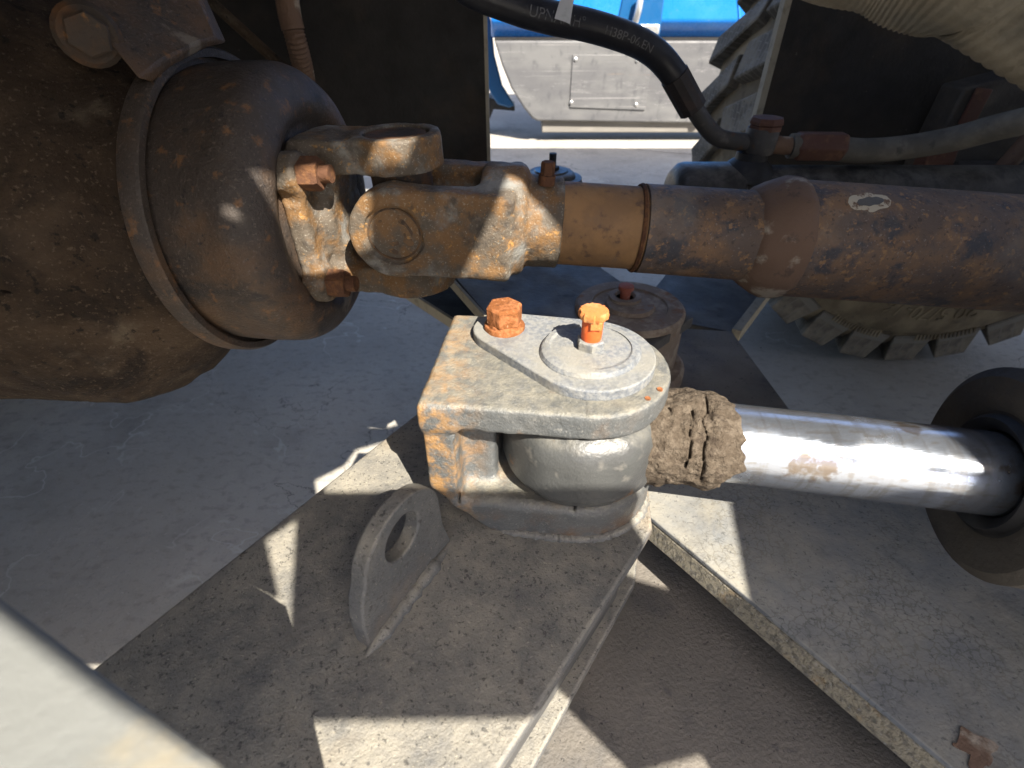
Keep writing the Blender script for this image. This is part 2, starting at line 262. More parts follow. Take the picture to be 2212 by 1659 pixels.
def obox(c, ex, ey, ez):
    c = np.asarray(c, float); v = [c+a*np.asarray(ex)+b*np.asarray(ey)+d*np.asarray(ez) for d in (-1, 1) for b in (-1, 1) for a in (-1, 1)]
    return np.array(v), [[0, 2, 3, 1], [4, 5, 7, 6], [0, 1, 5, 4], [2, 6, 7, 3], [0, 4, 6, 2], [1, 3, 7, 5]]
def box(x0, x1, y0, y1, z0, z1): return obox(((x0+x1)/2, (y0+y1)/2, (z0+z1)/2), ((x1-x0)/2, 0, 0), (0, (y1-y0)/2, 0), (0, 0, (z1-z0)/2))
def frame_of(a, up=(0, 0, 1)):
    a = unit(a); u = np.asarray(up, float)
    if abs(a@u) > .95: u = np.array([0, 1., 0])
    v = unit(np.cross(u, a)); w_ = np.cross(a, v); return a, v, w_     # along, side (left), up
def lathe(prof, org, axis, seg=64, closed=True, disp=None):
    a, v, w_ = frame_of(axis); org = np.asarray(org, float); P = []
    for t, r in prof:
        for k in range(seg):
            th = 2*pi*k/seg
            rr = r+(disp(t, th) if disp and r > 0 else 0)
            P.append(org+a*t+rr*(math.cos(th)*v+math.sin(th)*w_))
    n = len(prof); f = []
    for i in range(n-1):
        for k in range(seg):
            f.append([i*seg+k, i*seg+(k+1) % seg, (i+1)*seg+(k+1) % seg, (i+1)*seg+k])
    if closed: f += [list(range(seg))[::-1], [(n-1)*seg+k for k in range(seg)]]
    return np.array(P), f
def cyl(p0, p1, r, seg=40, r1=None):
    p0 = np.asarray(p0, float); p1 = np.asarray(p1, float); L = np.linalg.norm(p1-p0)
    return lathe([(0, r), (L, r if r1 is None else r1)], p0, p1-p0, seg)
def hexp(p0, p1, r, rot=0.):
    a, v, w_ = frame_of(np.asarray(p1)-np.asarray(p0)); p0 = np.asarray(p0, float); L = np.linalg.norm(np.asarray(p1)-p0); P = []; f = []
    prof = [(0, r), (L*.86, r), (L, r*.90)]
    for t, rr in prof:
        for k in range(6):
            th = rot+k*pi/3; P.append(p0+a*t+rr*(math.cos(th)*v+math.sin(th)*w_))
    for i in range(2):
        for k in range(6): f.append([i*6+k, i*6+(k+1) % 6, (i+1)*6+(k+1) % 6, (i+1)*6+k])
    f += [[5, 4, 3, 2, 1, 0], [12, 13, 14, 15, 16, 17]]
    return np.array(P), f
def catmull(pts, n=12):
    p = [np.asarray(q, float) for q in pts]; p = [2*p[0]-p[1]]+p+[2*p[-1]-p[-2]]; out = []
    for i in range(1, len(p)-2):
        for k in range(n):
            t = k/n; a, b, c, d = p[i-1:i+3]
            out.append(.5*((2*b)+(c-a)*t+(2*a-5*b+4*c-d)*t*t+(3*b-a-3*c+d)*t**3))
    out.append(p[-2]); return np.array(out)
def tube(path, rad, seg=24, up=(0, 0, 1), wob=None):
    path = np.asarray(path, float); n = len(path); tn = np.gradient(path, axis=0); P = []; f = []
    nv = None
    for i in range(n):
        t = unit(tn[i])
        if nv is None:
            nv = np.asarray(up, float)
            if abs(nv@t) > .9: nv = np.array([1., 0, 0])
        nv = unit(nv-t*(nv@t)); b = np.cross(t, nv); r = rad[i] if hasattr(rad, '__len__') else rad
        for k in range(seg):
            th = 2*pi*k/seg; rr = r*(1+(wob(i/n, th) if wob else 0)); P.append(path[i]+rr*(math.cos(th)*nv+math.sin(th)*b))
    for i in range(n-1):
        for k in range(seg): f.append([i*seg+k, i*seg+(k+1) % seg, (i+1)*seg+(k+1) % seg, (i+1)*seg+k])
    f += [list(range(seg))[::-1], [(n-1)*seg+k for k in range(seg)]]
    return np.array(P), f
# --- signed distance modelling for forged and cast shapes
def nets(fn, lo, hi, h):
    lo = np.asarray(lo, float); n = np.ceil((np.asarray(hi)-lo)/h).astype(int)+1
    ax = [lo[i]+h*np.arange(n[i]) for i in range(3)]
    X, Y, Z = np.meshgrid(*ax, indexing='ij'); S = fn(X, Y, Z); I = S < 0
    cs = [(a, b, c) for a in (0, 1) for b in (0, 1) for c in (0, 1)]
    def cor(A, o): return A[o[0]:n[0]-1+o[0], o[1]:n[1]-1+o[1], o[2]:n[2]-1+o[2]]
    cnt = sum(cor(I, o).astype(int) for o in cs); act = (cnt > 0) & (cnt < 8)
    idx = -np.ones(act.shape, int); idx[act] = np.arange(act.sum()); ijk = np.argwhere(act)
    acc = np.zeros((len(ijk), 3)); num = np.zeros(len(ijk))
    sv = {o: cor(S, o)[act] for o in cs}
    for o in cs:
        for d in range(3):
            if o[d] == 0:
                q = list(o); q[d] = 1; q = tuple(q); a, b = sv[o], sv[q]; m_ = (a < 0) != (b < 0)
                t = np.where(m_, a/np.where(a == b, 1, a-b), 0); p = np.tile(np.array(o, float), (len(ijk), 1)); p[:, d] += t
                acc[m_] += p[m_]; num[m_] += 1
    P = lo+(ijk+acc/num[:, None])*h; F = []
    for d in range(3):
        e1, e2 = [(1, 2), (2, 0), (0, 1)][d]
        sl0 = [slice(None)]*3; sl1 = [slice(None)]*3; sl0[d] = slice(0, -1); sl1[d] = slice(1, None)
        ch = I[tuple(sl0)] != I[tuple(sl1)]
        for c in np.argwhere(ch):
            if c[e1] == 0 or c[e2] == 0 or c[e1] >= n[e1]-1 or c[e2] >= n[e2]-1: continue
            q = []
            for u, v in ((0, 0), (-1, 0), (-1, -1), (0, -1)):
                k = c.copy(); k[e1] += u; k[e2] += v; q.append(idx[tuple(k)])
            if min(q) < 0: continue
            if not I[tuple(c)]: q = q[::-1]
            F.append(q)
    return P, F
def smin(a, b, k): h = np.clip(.5+.5*(b-a)/k, 0, 1); return b*(1-h)+a*h-k*h*(1-h)
def smax(a, b, k): return -smin(-a, -b, k)
def sbox(x, y, z, hx, hy, hz, r=0.):
    qx, qy, qz = np.abs(x)-hx+r, np.abs(y)-hy+r, np.abs(z)-hz+r
    return np.sqrt(np.maximum(qx, 0)**2+np.maximum(qy, 0)**2+np.maximum(qz, 0)**2)+np.minimum(np.maximum(qx, np.maximum(qy, qz)), 0)-r
def scyl(a, b, t, r, h, rd=0.):       # a,b radial coords, t axial
    q = np.hypot(a, b)-r+rd; s = np.abs(t)-h+rd
    return np.sqrt(np.maximum(q, 0)**2+np.maximum(s, 0)**2)+np.minimum(np.maximum(q, s), 0)-rd
LAT = rng.random((32, 32, 32))
def vnoise(x, y, z, s):
    x, y, z = x*s+7.3, y*s+3.1, z*s+11.7; i, j, k = np.floor(x).astype(int), np.floor(y).astype(int), np.floor(z).astype(int)
    u, v, w_ = x-i, y-j, z-k; u, v, w_ = [q*q*(3-2*q) for q in (u, v, w_)]
    def g(a, b, c): return LAT[(i+a) % 32, (j+b) % 32, (k+c) % 32]
    return ((g(0, 0, 0)*(1-u)+g(1, 0, 0)*u)*(1-v)+(g(0, 1, 0)*(1-u)+g(1, 1, 0)*u)*v)*(1-w_)+((g(0, 0, 1)*(1-u)+g(1, 0, 1)*u)*(1-v)+(g(0, 1, 1)*(1-u)+g(1, 1, 1)*u)*v)*w_-.5
def to_world(P, org, a, v, w_): return np.asarray(org)+P[:, :1]*a+P[:, 1:2]*v+P[:, 2:3]*w_

# ================================================================== setting
JA, JB = pz(1058, 293, 0), pz(1510, 335, 0); jd = unit((JB-JA)[:2]); jn = np.array([-jd[1], jd[0]])
gv, gf = box(-60, 60, -60, 60, -.30, -.03); ground = add('ground', gv, gf, 'jointfill', smooth=0); tag(ground, 'pale grey concrete yard under and between the machines', 'ground', kind='structure')
def slab(a0, a1, b0, b1):
    o = JA[:2]; q = [o+jd*a+jn*b for a, b in ((a0, b0), (a1, b0), (a1, b1), (a0, b1))]
    v, f = prism(q, -.10, 0); return add('slab', v, f, 'concrete', ground, smooth=0, bevel=.004, seg=2)
slab(-50, 50, .008, 60); slab(-50, 50, -60, -.008)

# ================================================================== blue loader beyond
YB = 3.75
bl = thing('blue_loader', (.9, YB+.3, 0), 'bright blue loader parked behind, with a scratched grey steel skirt', 'loader')
def bp(px, py, y=YB): return pyy(px, py, y)
def xz(pts, y): return [bp(a, b, y) for a, b in pts]
sk = xz([(1068, 88), (1084, 140), (1104, 190), (1131, 233), (1150, 256), (1162, 262)], YB)
zb = sk[-1][2]; zt = sk[0][2]
sk += [V(2.6, YB, zb-.03), V(2.6, YB, zt)]
v, f = extrude_pts(sk, (0, .28, 0)); skirt = add('skirt', v, f, 'skirt', bl, bevel=.012)
v, f = box(bp(1162, 262)[0]+.03, 2.6, YB+.035, YB+.26, zb-.075, zb+.005); add('step_tray', v, f, 'tray', bl, bevel=.006)
x0 = bp(1060, 40)[0]
prof = [(YB-.02, 2.1), (YB-.02, zt+.10), (YB+.03, zt+.03), (YB+.05, zt+.012), (YB+.4, zt+.012), (YB+.4, 2.1)]
pts = [V(x0, a, b) for a, b in prof]; v, f = extrude_pts(pts, (2.6-x0, 0, 0)); add('body_panel', v, f, 'blue', bl, bevel=.012)
v, f = box(x0+.02, 2.6, YB+.012, YB+.2, zt-.004, zt+.016); add('seal_strip', v, f, 'rubber', bl)
q = xz([(1040, -60), (1062, 60), (1068, 120), (1085, 185), (1112, 228), (1100, 233), (1075, 226), (1058, 200), (1040, 150)], YB+.16)
v, f = extrude_pts(q, (0, .06, 0)); add('fender', v, f, 'bluedark', bl, bevel=.01)
q = xz([(1040, 205), (1112, 230), (1112, 240), (1066, 236), (1056, 262), (1040, 280)], YB+.24)
v, f = extrude_pts(q, (0, .2, 0)); add('underbody', v, f, 'rubber', bl, bevel=.004)
# access panel with screws
ap0, ap1 = bp(1237, 118), bp(1232, 232); ap2 = bp(1386, 238)
v, f = extrude_pts([V(ap0[0], YB-.008, ap0[2]), V(ap2[0]+.02, YB-.008, ap0[2]), V(ap2[0]+.02, YB-.008, ap2[2]), V(ap0[0], YB-.008, ap1[2])], (0, .012, 0))
acc = add('access_panel', v, f, 'skirt', bl, bevel=.003)
for px, py in ((1243, 128), (1234, 221), (1374, 226), (1376, 131)):
    p = bp(px, py, YB-.008); v, f = lathe([(0, .011), (.005, .011), (.009, .005)], p, (0, -1, 0), 12); add('screw', v, f, 'zinc', acc)
v, f = lathe([(0, .03), (.05, .03), (.06, .022)], bp(1522, 238), (0, -1, 0), 24); add('drain_plug', v, f, 'rubber', bl)
# door latch recess
lc = bp(1385, 0, YB-.02); hx = .135
ring = [V(lc[0]-hx, YB-.03, lc[2]-.165), V(lc[0]+hx, YB-.03, lc[2]-.17), V(lc[0]+hx*.95, YB-.03, lc[2]+.2), V(lc[0]-hx*.62, YB-.03, lc[2]+.2)]
v, f = extrude_pts(ring, (0, .015, 0)); lt = add('door_latch', v, f, 'bluedark', bl, bevel=.012)
v, f = box(lc[0]-.115, lc[0]+.125, YB-.045, YB-.028, lc[2]-.165, lc[2]-.115); add('latch_sill', v, f, 'zinc', lt, bevel=.01)
v, f = tube(catmull([V(lc[0]-.03, YB-.04, lc[2]-.13), V(lc[0]-.02, YB-.07, lc[2]-.05), V(lc[0]-.015, YB-.065, lc[2]+.01)], 8), .020, 12); add('latch_handle', v, f, 'zinc', lt)
# pressed outline of the next panel
a_, b_, c_ = bp(1590, -60, YB-.02), bp(1592, 56, YB-.02), bp(1760, 60, YB-.02)
v, f = tube(catmull([a_, b_+V(0, 0, .05), b_+V(.01, 0, .012), b_+V(.045, 0, 0), c_], 8), .006, 8); add('pressed_rib', v, f, 'blue', bl)

# ================================================================== far wheel
WC = V(1.05, 0, .552); TR = .520; WY0, WY1 = 1.12, 1.64
wh = thing('wheel', (1.05, 1.38, 0), 'dusty knobbly loader tyre standing on the concrete behind the rusty drive shaft', 'wheel', 'wheels of the dusty loader')
prof = [(0.03, .20), (.0, .24), (-.006, .31), (.0, .375), (.010, .42), (.020, .447), (.028, .453), (.040, .470), (.055, .495), (.085, TR), (.26, TR+.006), (.435, TR), (.46, .490), (.48, .45), (.52, .35), (.49, .2)]
v, f = lathe(prof, V(WC[0], WY0, WC[2]), (0, 1, 0), 96); tyre = add('tyre', v, f, 'sidewall', wh, smooth=50)
v, f = lathe([(.06, .20), (.04, .205), (.03, .19), (.10, .15), (.10, .02), (.4, .02)], V(WC[0], WY0, WC[2]), (0, 1, 0), 48); add('rim', v, f, 'bluesteel', wh)
NL = 26; RO = .552
lug0 = None; lug1 = None; blk = None
def lugmesh(y0, y1, sk_, wd, ri, ro, yin=0.):
    # wedge shaped lug around angle 0 (pointing -z), skewed by sk_ (radians) from outer to inner side
    P = []
    for (yy, an) in ((y0, 0.), (y1, sk_)):
        for r, ww, dy in ((ri, wd*1.12, 0), (ro, wd*.82, yin if yy == y0 else 0)):
            for s in (-.5, .5):
                th = an+s*ww/r; P.append((r*math.sin(th), yy+dy, -r*math.cos(th)))
    P = np.array(P); F_ = [[0, 1, 3, 2], [4, 6, 7, 5], [0, 4, 5, 1], [2, 3, 7, 6], [0, 2, 6, 4], [1, 5, 7, 3]]
    return P, F_
def lugobj(me_src, ang, name='tread_lug'):
    o = me_src if me_src.get('fresh') else me_src.copy()
    if o is not me_src: COL.objects.link(o)
    return o
def place_ring(mesh, n, off, nm):
    for k in range(n):
        o = bpy.data.objects.new(nm, mesh); COL.objects.link(o); o.parent = wh
        o.location = Vector((WC[0], 0, WC[2]))-Vector(wh.location); o.rotation_euler = (0, off+2*pi*k/n, 0)
def rawmesh(name, v, f, m, bev=0.):
    me = bpy.data.meshes.new(name); me.from_pydata([tuple(p) for p in v], [], f); bm = bmesh.new(); bm.from_mesh(me)
    if bev: bmesh.ops.bevel(bm, geom=bm.edges[:], offset=bev, segments=1, affect='EDGES')
    bmesh.ops.recalc_face_normals(bm, faces=bm.faces); bm.to_mesh(me); bm.free(); me.materials.append(M[m]); return me
v, f = lugmesh(WY0+.034, WY0+.25, .13, .092, .470, RO, .012); place_ring(rawmesh('tread_lug', v, f, 'tread', .003), NL, 0., 'tread_lug')
v, f = lugmesh(WY1-.035, WY1-.25, -.20, .075, .46, RO, -.03); place_ring(rawmesh('tread_lug_far', v, f, 'tread', .003), NL, .12, 'tread_lug')
# the front wheel of the same side, mostly behind the brake drum
w2 = thing('wheel', (-1.32, 1.38, 0), 'dusty knobbly front tyre behind the transmission casting', 'wheel', 'wheels of the dusty loader')
for o in [c for c in bpy.data.objects if c.parent == wh]:
    q = o.copy(); COL.objects.link(q); q.parent = w2
# raised lettering on the sidewall
def textmesh(s, size, name):
    cu = bpy.data.curves.new(name, 'FONT'); cu.body = s; cu.size = size; cu.extrude = 0; cu.align_x = 'CENTER'
    o = bpy.data.objects.new(name, cu); COL.objects.link(o); dg = bpy.context.evaluated_depsgraph_get()
    me = bpy.data.meshes.new_from_object(o.evaluated_get(dg)); bpy.data.objects.remove(o)
    P = np.array([v.co[:] for v in me.vertices]); F_ = [list(p.vertices) for p in me.polygons]; return P, F_
P, F_ = textmesh('20.5/70-16', .058, 'tyre lettering')
rr = .362+P[:, 1]; th = R_(4)+P[:, 0]/.40
yy = WY0-.0085+np.interp(rr, [.31, .375, .42], [.0, .006, .016])
top = np.stack([WC[0]-rr*np.sin(th), yy, WC[2]-rr*np.cos(th)], 1)
add('size_lettering', top, F_, 'sidewall', tyre, smooth=0).modifiers.new('thick', 'SOLIDIFY').thickness = .006
hatch = []
for k in list(range(14, 30))+list(range(40, 56)):   # tread wear hatch on the shoulder
    th_ = R_(-34+k*1.15); r_ = .468
    c = V(WC[0]-r_*math.sin(th_), WY0+.036, WC[2]-r_*math.cos(th_)); e = V(-math.cos(th_), 0, math.sin(th_)); n_ = V(-math.sin(th_), 0, -math.cos(th_))
    hatch.append(obox(c, e*.002, V(0, .004, 0), n_*.010))
v, f = merge(hatch); tag(add('shoulder_ribbing', v, f, 'sidewall', tyre, smooth=0), kind='stuff')

# ================================================================== front frame (left half of the joint)
ff = thing('front_frame', (-.05, .25, .47), 'dusty grey welded steel frame arm with clevis bracket and lifting lug', 'frame')
Z1 = .533
A = pz(230, 1420, Z1)[:2]; B = pz(890, 900, Z1)[:2]; Cc = pz(1380, 1190, Z1)[:2]; Dd = pz(1080, 1659, Z1)[:2]
dl = unit(B-A); dr = unit(Dd-Cc)
poly = [A-dl*.30, A, B, B+dl*.125, V(.10, .40), V(.094, .25), Cc+V(.012, .017), Cc, Dd, Dd+dr*.16]
v, f = prism(poly, Z1-.010, Z1); add('bottom_plate', v, f, 'frame', ff, bevel=.0022, seg=3)
nr = V(-dr[1], dr[0]);  nr = nr if nr[0] > 0 else -nr
c0, c1 = Cc+dr*.004-nr*.006, Dd+dr*.16-nr*.006
v, f = prism([c0, c1, c1-nr*.008, c0-nr*.008], .482, Z1-.008); add('side_web', v, f, 'bluesteel', ff, bevel=.001)
e0, e1 = pz(1371, 1261, .482)[:2], pz(1152, 1659, .482)[:2]; de = unit(e1-e0)
e1 = e1+de*.16; e00 = pz(1379, 1194, .482)[:2]
v, f = prism([e00, e0, e1, c1-nr*.03, c0-nr*.03, c0+V(0, .02)], .474, .482); add('lower_flange', v, f, 'frame', ff, bevel=.0018)
lw = [A-dl*.30, B+dl*.1]; nl = V(-dl[1], dl[0])
v, f = prism([lw[0]-nl*.012, lw[1]-nl*.012, lw[1]-nl*.022, lw[0]-nl*.022], .47, Z1-.008); add('side_web', v, f, 'bluesteel', ff)
# clevis bracket
CO = V(.043, .2455, 0); yw = R_(-6.6); CE1 = V(math.cos(yw), math.sin(yw), 0); CE2 = V(-math.sin(yw), math.cos(yw), 0)
def clevis(x, y, z):
    hw = .0475
    def outl(x, y, L=.087, hw=hw):
        rect = np.maximum(np.abs(y)-hw, np.maximum(-x-L, x)); return np.minimum(rect, np.where(x > 0, np.hypot(x, y)-hw, 1))
    def slabz(d2, z0, z1, r):
        a = d2+r; b = np.abs(z-(z0+z1)/2)-(z1-z0)/2+r
        return np.sqrt(np.maximum(a, 0)**2+np.maximum(b, 0)**2)+np.minimum(np.maximum(a, b), 0)-r
    wob = .0006*vnoise(x, y, z, 300)+.0005*vnoise(x, y, z, 90)
    top = slabz(outl(x, y)+.0008*vnoise(x, y, z, 50), .613, .63, .0026)
    wall = sbox(x+.078, y, z-.582, .009, .0475, .045, .002)
    inner = sbox(x+.060, y-.006, z-.585, .010, .036, .03, .004)
    low = slabz(outl(x, y, .083, .0485), .528, .5585, .006)
    s = smin(smin(top, wall, .006), low, .006); s = smin(s, inner, .008)
    cutw = (-(x+.0865)+(.566-z)*1.05)*.69                              # undercut at the foot of the wall
    s = smax(s, np.where(z < .57, cutw, -1.), .002)
    g1 = sbox(x+.0700, y+.0475, z-.580, .0006, .004, .025); g2 = sbox(x+.045, y+.0475, z-.6095, .026, .004, .0006)
    s = np.maximum(s, -np.minimum(g1, g2))
    return s+wob
P, F_ = nets(clevis, (-.094, -.054, .522), (.054, .054, .635), .00135)
clv = add('clevis_bracket', to_world(P, CO, CE1, CE2, V(0, 0, 1)), F_, 'clevis', ff, smooth=60)
# rust spots on the nose of the clevis
for px, py in ((1398, 866), (1424, 846)):
    p = pz(px, py, .6285); v, f = lathe([(0, .0019), (.0020, .0016)], p, (0, 0, 1), 10); add('paint_chip', v, f, 'rust', clv)
# weld fillets
def bead(path, r, m, par, name='weld_bead'):
    pp = catmull(path, 14); n_p = len(pp); v, f = tube(pp, [r*(.15+.85*min(1, min(i, n_p-1-i)/6))*(1+.10*math.sin(i*2.1)+.10*rnd.uniform(-1, 1)) for i in range(n_p)], 12); return add(name, v, f, m, par, smooth=60)
cl = lambda e1, e2, z: CO+CE1*e1+CE2*e2+V(0, 0, z-.0016)
bead([cl(-.052, -.047, Z1), cl(-.02, -.0485, Z1), cl(.0, -.0485, Z1), cl(.02, -.044, Z1), cl(.04, -.028, Z1), cl(.048, -.004, Z1)], .0042, 'frame', ff)
# lifting lug
l0, l1 = pz(800, 1400, Z1), pz(972, 1168, Z1); ld = unit(l1-l0); ln = V(-ld[1], ld[0], 0); LL = np.linalg.norm(l1-l0)
out = [(0, -.004), (.0, .02), (.003, .036)]+[(.038+.031*math.cos(t), .040+.029*math.sin(t)) for t in np.linspace(pi*.97, pi*.05, 16)]+[(LL-.004, .02), (LL+.002, -.004)]
hc = (.037, .0475); hr = .0132; n_h = 64
def hit(th):
    d = (math.cos(th), math.sin(th)); best = 9
    for i in range(len(out)):
        a, b = out[i], out[(i+1) % len(out)]; ex, ey = b[0]-a[0], b[1]-a[1]; den = d[0]*ey-d[1]*ex
        if abs(den) < 1e-12: continue
        t = ((a[0]-hc[0])*ey-(a[1]-hc[1])*ex)/den; u = ((a[0]-hc[0])*d[1]-(a[1]-hc[1])*d[0])/den
        if t > 0 and -1e-9 <= u <= 1+1e-9: best = min(best, t)
    return (hc[0]+d[0]*best, hc[1]+d[1]*best)
angs = sorted([2*pi*k/n_h for k in range(n_h)]+[math.atan2(b-hc[1], a-hc[0]) % (2*pi) for a, b in (out[0], out[-1])])
oo = [hit(t) for t in angs]; hh = [(hc[0]+hr*math.cos(t), hc[1]+hr*math.sin(t)) for t in angs]; nn = len(angs); P = []; F_ = []
for th_ in (0., .0095):
    for ring in (oo, hh): P += [l0+ld*a+V(0, 0, b)+ln*th_ for a, b in ring]
for k in range(nn):
    j = (k+1) % nn
    F_ += [[k, j, nn+j, nn+k], [2*nn+k, 3*nn+k, 3*nn+j, 2*nn+j], [k, 2*nn+k, 2*nn+j, j], [nn+k, nn+j, 3*nn+j, 3*nn+k]]
add('lifting_lug', P, F_, 'frame', ff, bevel=.0014, smooth=40)
bead([l0-ld*.006+V(0, 0, -.0012)-ln*.0005, l0+ld*.03-ln*.0005+V(0, 0, -.0012), l1-ln*.0005+V(0, 0, -.0012)], .0054, 'frame', ff)
# pivot lug running back under the shaft
ZF = .515
pl_ = [pz(975, 590, ZF)[:2], pz(1060, 690, ZF)[:2], V(.03, .40), V(.12, .42), V(.20, .50), pz(1371, 628, ZF)[:2], pz(1300, 579, ZF)[:2], pz(1240, 540, ZF)[:2]+V(.0, .2), pz(975, 590, ZF)[:2]+V(-.15, .3)]
v, f = prism(pl_, ZF-.012, ZF); add('pivot_lug', v, f, 'bluesteel', ff, bevel=.0012)
def edge_strip(a, b, z, h, wdt, nm, par, m='dustlitedge'):
    a = np.asarray(a)[:2]; b = np.asarray(b)[:2]; d = unit(b-a); n_ = V(-d[1], d[0]); n_ = n_ if n_[1] < 0 else -n_
    v, f = prism([a, b, b+n_*wdt, a+n_*wdt], z-h, z); return add(nm, v, f, m, par, bevel=.0008)
edge_strip(pl_[8], pl_[1], ZF+.001, .014, .004, 'edge_bar', ff)
ZL = .45
s0, s1 = pz(905, 640, ZL)[:2], pz(1000, 700, ZL)[:2]
v, f = prism([s0-unit(s1-s0)*.3, s1+unit(s1-s0)*.06, V(.12, .5), V(.12, .9)], ZL-.010, ZL); add('lower_flange', v, f, 'blackplate', ff)
edge_strip(s0-unit(s1-s0)*.3, s1+unit(s1-s0)*.06, ZL+.001, .016, .005, 'edge_bar', ff)
# dark cross plate standing across the front frame
YL = .86
pr = pyy(1050, 200, YL)
v, f = box(-1.3, pr[0], YL, YL+.016, .585, .99); crp = add('cross_plate', v, f, 'blackplate', ff)
v, f = box(pr[0]-.001, pr[0]+.004, YL-.001, YL+.012, .585, .99); add('plate_edge', v, f, 'dustlitedge', crp)  # pale strip stands for the thin lit edge of the plate
g0, g1 = pyy(430, -20, YL-.05), pyy(600, 135, YL-.05)
v, f = tube([g0, g1+(g1-g0)*.5], .007, 8); add('weld_rib', v, f, 'castmud', crp)

# near side plate close to the lens
n0, n1 = pz(0, 1290, .68), pz(490, 1659, .68); dn = unit(n1-n0)
v, f = prism([n0-dn*.30, n1+dn*.001, V(.0, -.06), V(-.40, -.06)], .668, .68)
npl = add('frame_side_plate', v, f, 'plate_near', ff, bevel=.002, label='pale grey sunlit plate standing proud of the frame arm')

# ================================================================== rear frame
rf = thing('rear_frame', (.3, .3, .43), 'dark dusty steel frame plates carrying the chrome steering cylinder', 'frame')
ZR = .50
ra, rb = pz(1411, 1122, ZR)[:2], pz(2058, 1659, ZR)[:2]; rd = unit(rb-ra)
poly = [ra-rd*.03, rb+rd*.25, V(.75, -.10), V(.75, .33), V(.16, .33), V(.098, .285)]
v, f = prism(poly, ZR-.004, ZR); add('gusset_plate', v, f, 'crack', rf, bevel=.001)
v, f = prism([p for p in poly], ZR-.024, ZR-.0045); add('gusset_edge', v, f, 'edge', rf, bevel=.0015)
p = pz(2105, 1622, ZR+.0002); q = [p+V(math.cos(t)*(.0085+.003*math.sin(3*t+1)+.002*math.sin(7*t)), math.sin(t)*(.0085+.003*math.sin(2*t)+.002*math.sin(5*t)), 0) for t in np.linspace(0, 2*pi, 40)[:-1]]
v, f = extrude_pts(q, V(0, 0, .0006)); add('paint_chip', v, f, 'oxide', rf)
ZB = .44
poly = [V(-.12, -.12), V(.75, -.12), V(.75, .16), V(.302, .31), pz(1710, 890, ZB)[:2], pz(1580, 715, ZB)[:2], V(.20, .605), V(.09, .60), V(.02, .42), V(-.02, .20)]
v, f = prism(poly, ZB-.012, ZB); add('base_plate', v, f, 'pitted', rf, bevel=.001)
k0, k1 = pz(1580, 715, ZB)[:2], pz(1660, 612, ZB)[:2]
edge_strip(k0, k1, ZB+.004, .018, .012, 'edge_bar', rf)
v, f = prism([k0+V(.0, .0), k1, k1+V(-.1, .12), k0+V(-.12, .05)], ZB-.012, ZB-.001); add('base_wing', v, f, 'bluesteel', rf)
YR = .92
pe = pyy(1677, 130, YR)
v, f = box(pe[0], 2.2, YR, YR+.016, .52, .99); crr = add('cross_plate', v, f, 'blackplate', rf)
v, f = box(pe[0]-.010, pe[0], YR-.001, YR+.015, .52, .99); add('plate_edge', v, f, 'dustlitedge', crr)
# dusty upright and brown patch at the right
u0 = pyy(2010, 300, .85)
q = [pyy(2085, 190, .84), pyy(2240, 150, .84), pyy(2240, 430, .84), pyy(1975, 430, .84), pyy(1985, 385, .84)]
v, f = extrude_pts(q, (0, .05, 0)); up = add('upright', v, f, 'gland', rf, bevel=.004)
q = [pyy(2108, 188, .838), pyy(2140, 192, .838), pyy(2098, 272, .838), pyy(2066, 268, .838)]
v, f = extrude_pts(q, (0, -.006, 0)); add('brown_gusset', v, f, 'brownfit', up, bevel=.002)
q = [pyy(2010, 325, .83), pyy(2075, 318, .83), pyy(2060, 360, .83), pyy(1990, 385, .83)]
v, f = extrude_pts(q, (0, .03, 0)); add('rib', v, f, 'brownfit', up, bevel=.003)
for z0, r0 in ((0, .07), (.02, .06)):
    p = pyy(2150, 392, .80)+V(0, 0, z0-.02); v, f = lathe([(0, r0), (.015, r0), (.02, r0-.006)], p, (0, 0, 1), 36); add('pin_boss', v, f, 'gland', up)
p = pyy(2160, 372, .78); v, f = cyl(p, p+V(.028, .0, .075), .012, 12); add('grease_tube', v, f, 'oxide', up)
v, f = hexp(p-V(0, 0, .012), p+V(0, 0, .006), .022); add('tube_nut', v, f, 'brownfit', up)

# ================================================================== transmission housing
U = V(-.0928, .4587, .6444); P0 = V(-.2511, .4775, .640); AX = unit(U-P0); LU = np.linalg.norm(U-P0)
aF, vF, wF = frame_of(AX)          # vF points to the far side (+y), wF up
th_ = thing('transmission_housing', P0-AX*.1-V(0, 0, .2), 'mud caked brown transmission casting behind the brake drum', 'gearbox')
def hd(t, a):
    return .003*math.sin(3*a+1.1)+.005*float(vnoise(np.array(t), np.array(math.cos(a)*.2), np.array(math.sin(a)*.2), 28))+.003*float(vnoise(np.array(t), np.array(math.cos(a)*.2), np.array(math.sin(a)*.2), 90))
prof = [(.004, .09), (.0, .104), (-.014, .110), (-.030, .120), (-.046, .133), (-.062, .148), (-.076, .161), (-.088, .171), (-.100, .177), (-.114, .180)]+[(-.114-.012*i, .180+.0004*i) for i in range(1, 28)]
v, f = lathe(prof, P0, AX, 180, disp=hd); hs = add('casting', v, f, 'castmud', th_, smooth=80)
def on_h(t, ang, r): return P0+AX*t+r*(math.cos(ang)*vF+math.sin(ang)*wF)
for (t0, t1, a0, a1) in ((-.05, -.14, R_(178), R_(164)), (-.058, -.3, R_(140), R_(132))):
    pts = [on_h(t0+(t1-t0)*k/8, a0+(a1-a0)*k/8+.05*math.sin(k*.8), .1825) for k in range(9)]
    bead(pts, .0030, 'castmud', th_, 'casting_ridge')
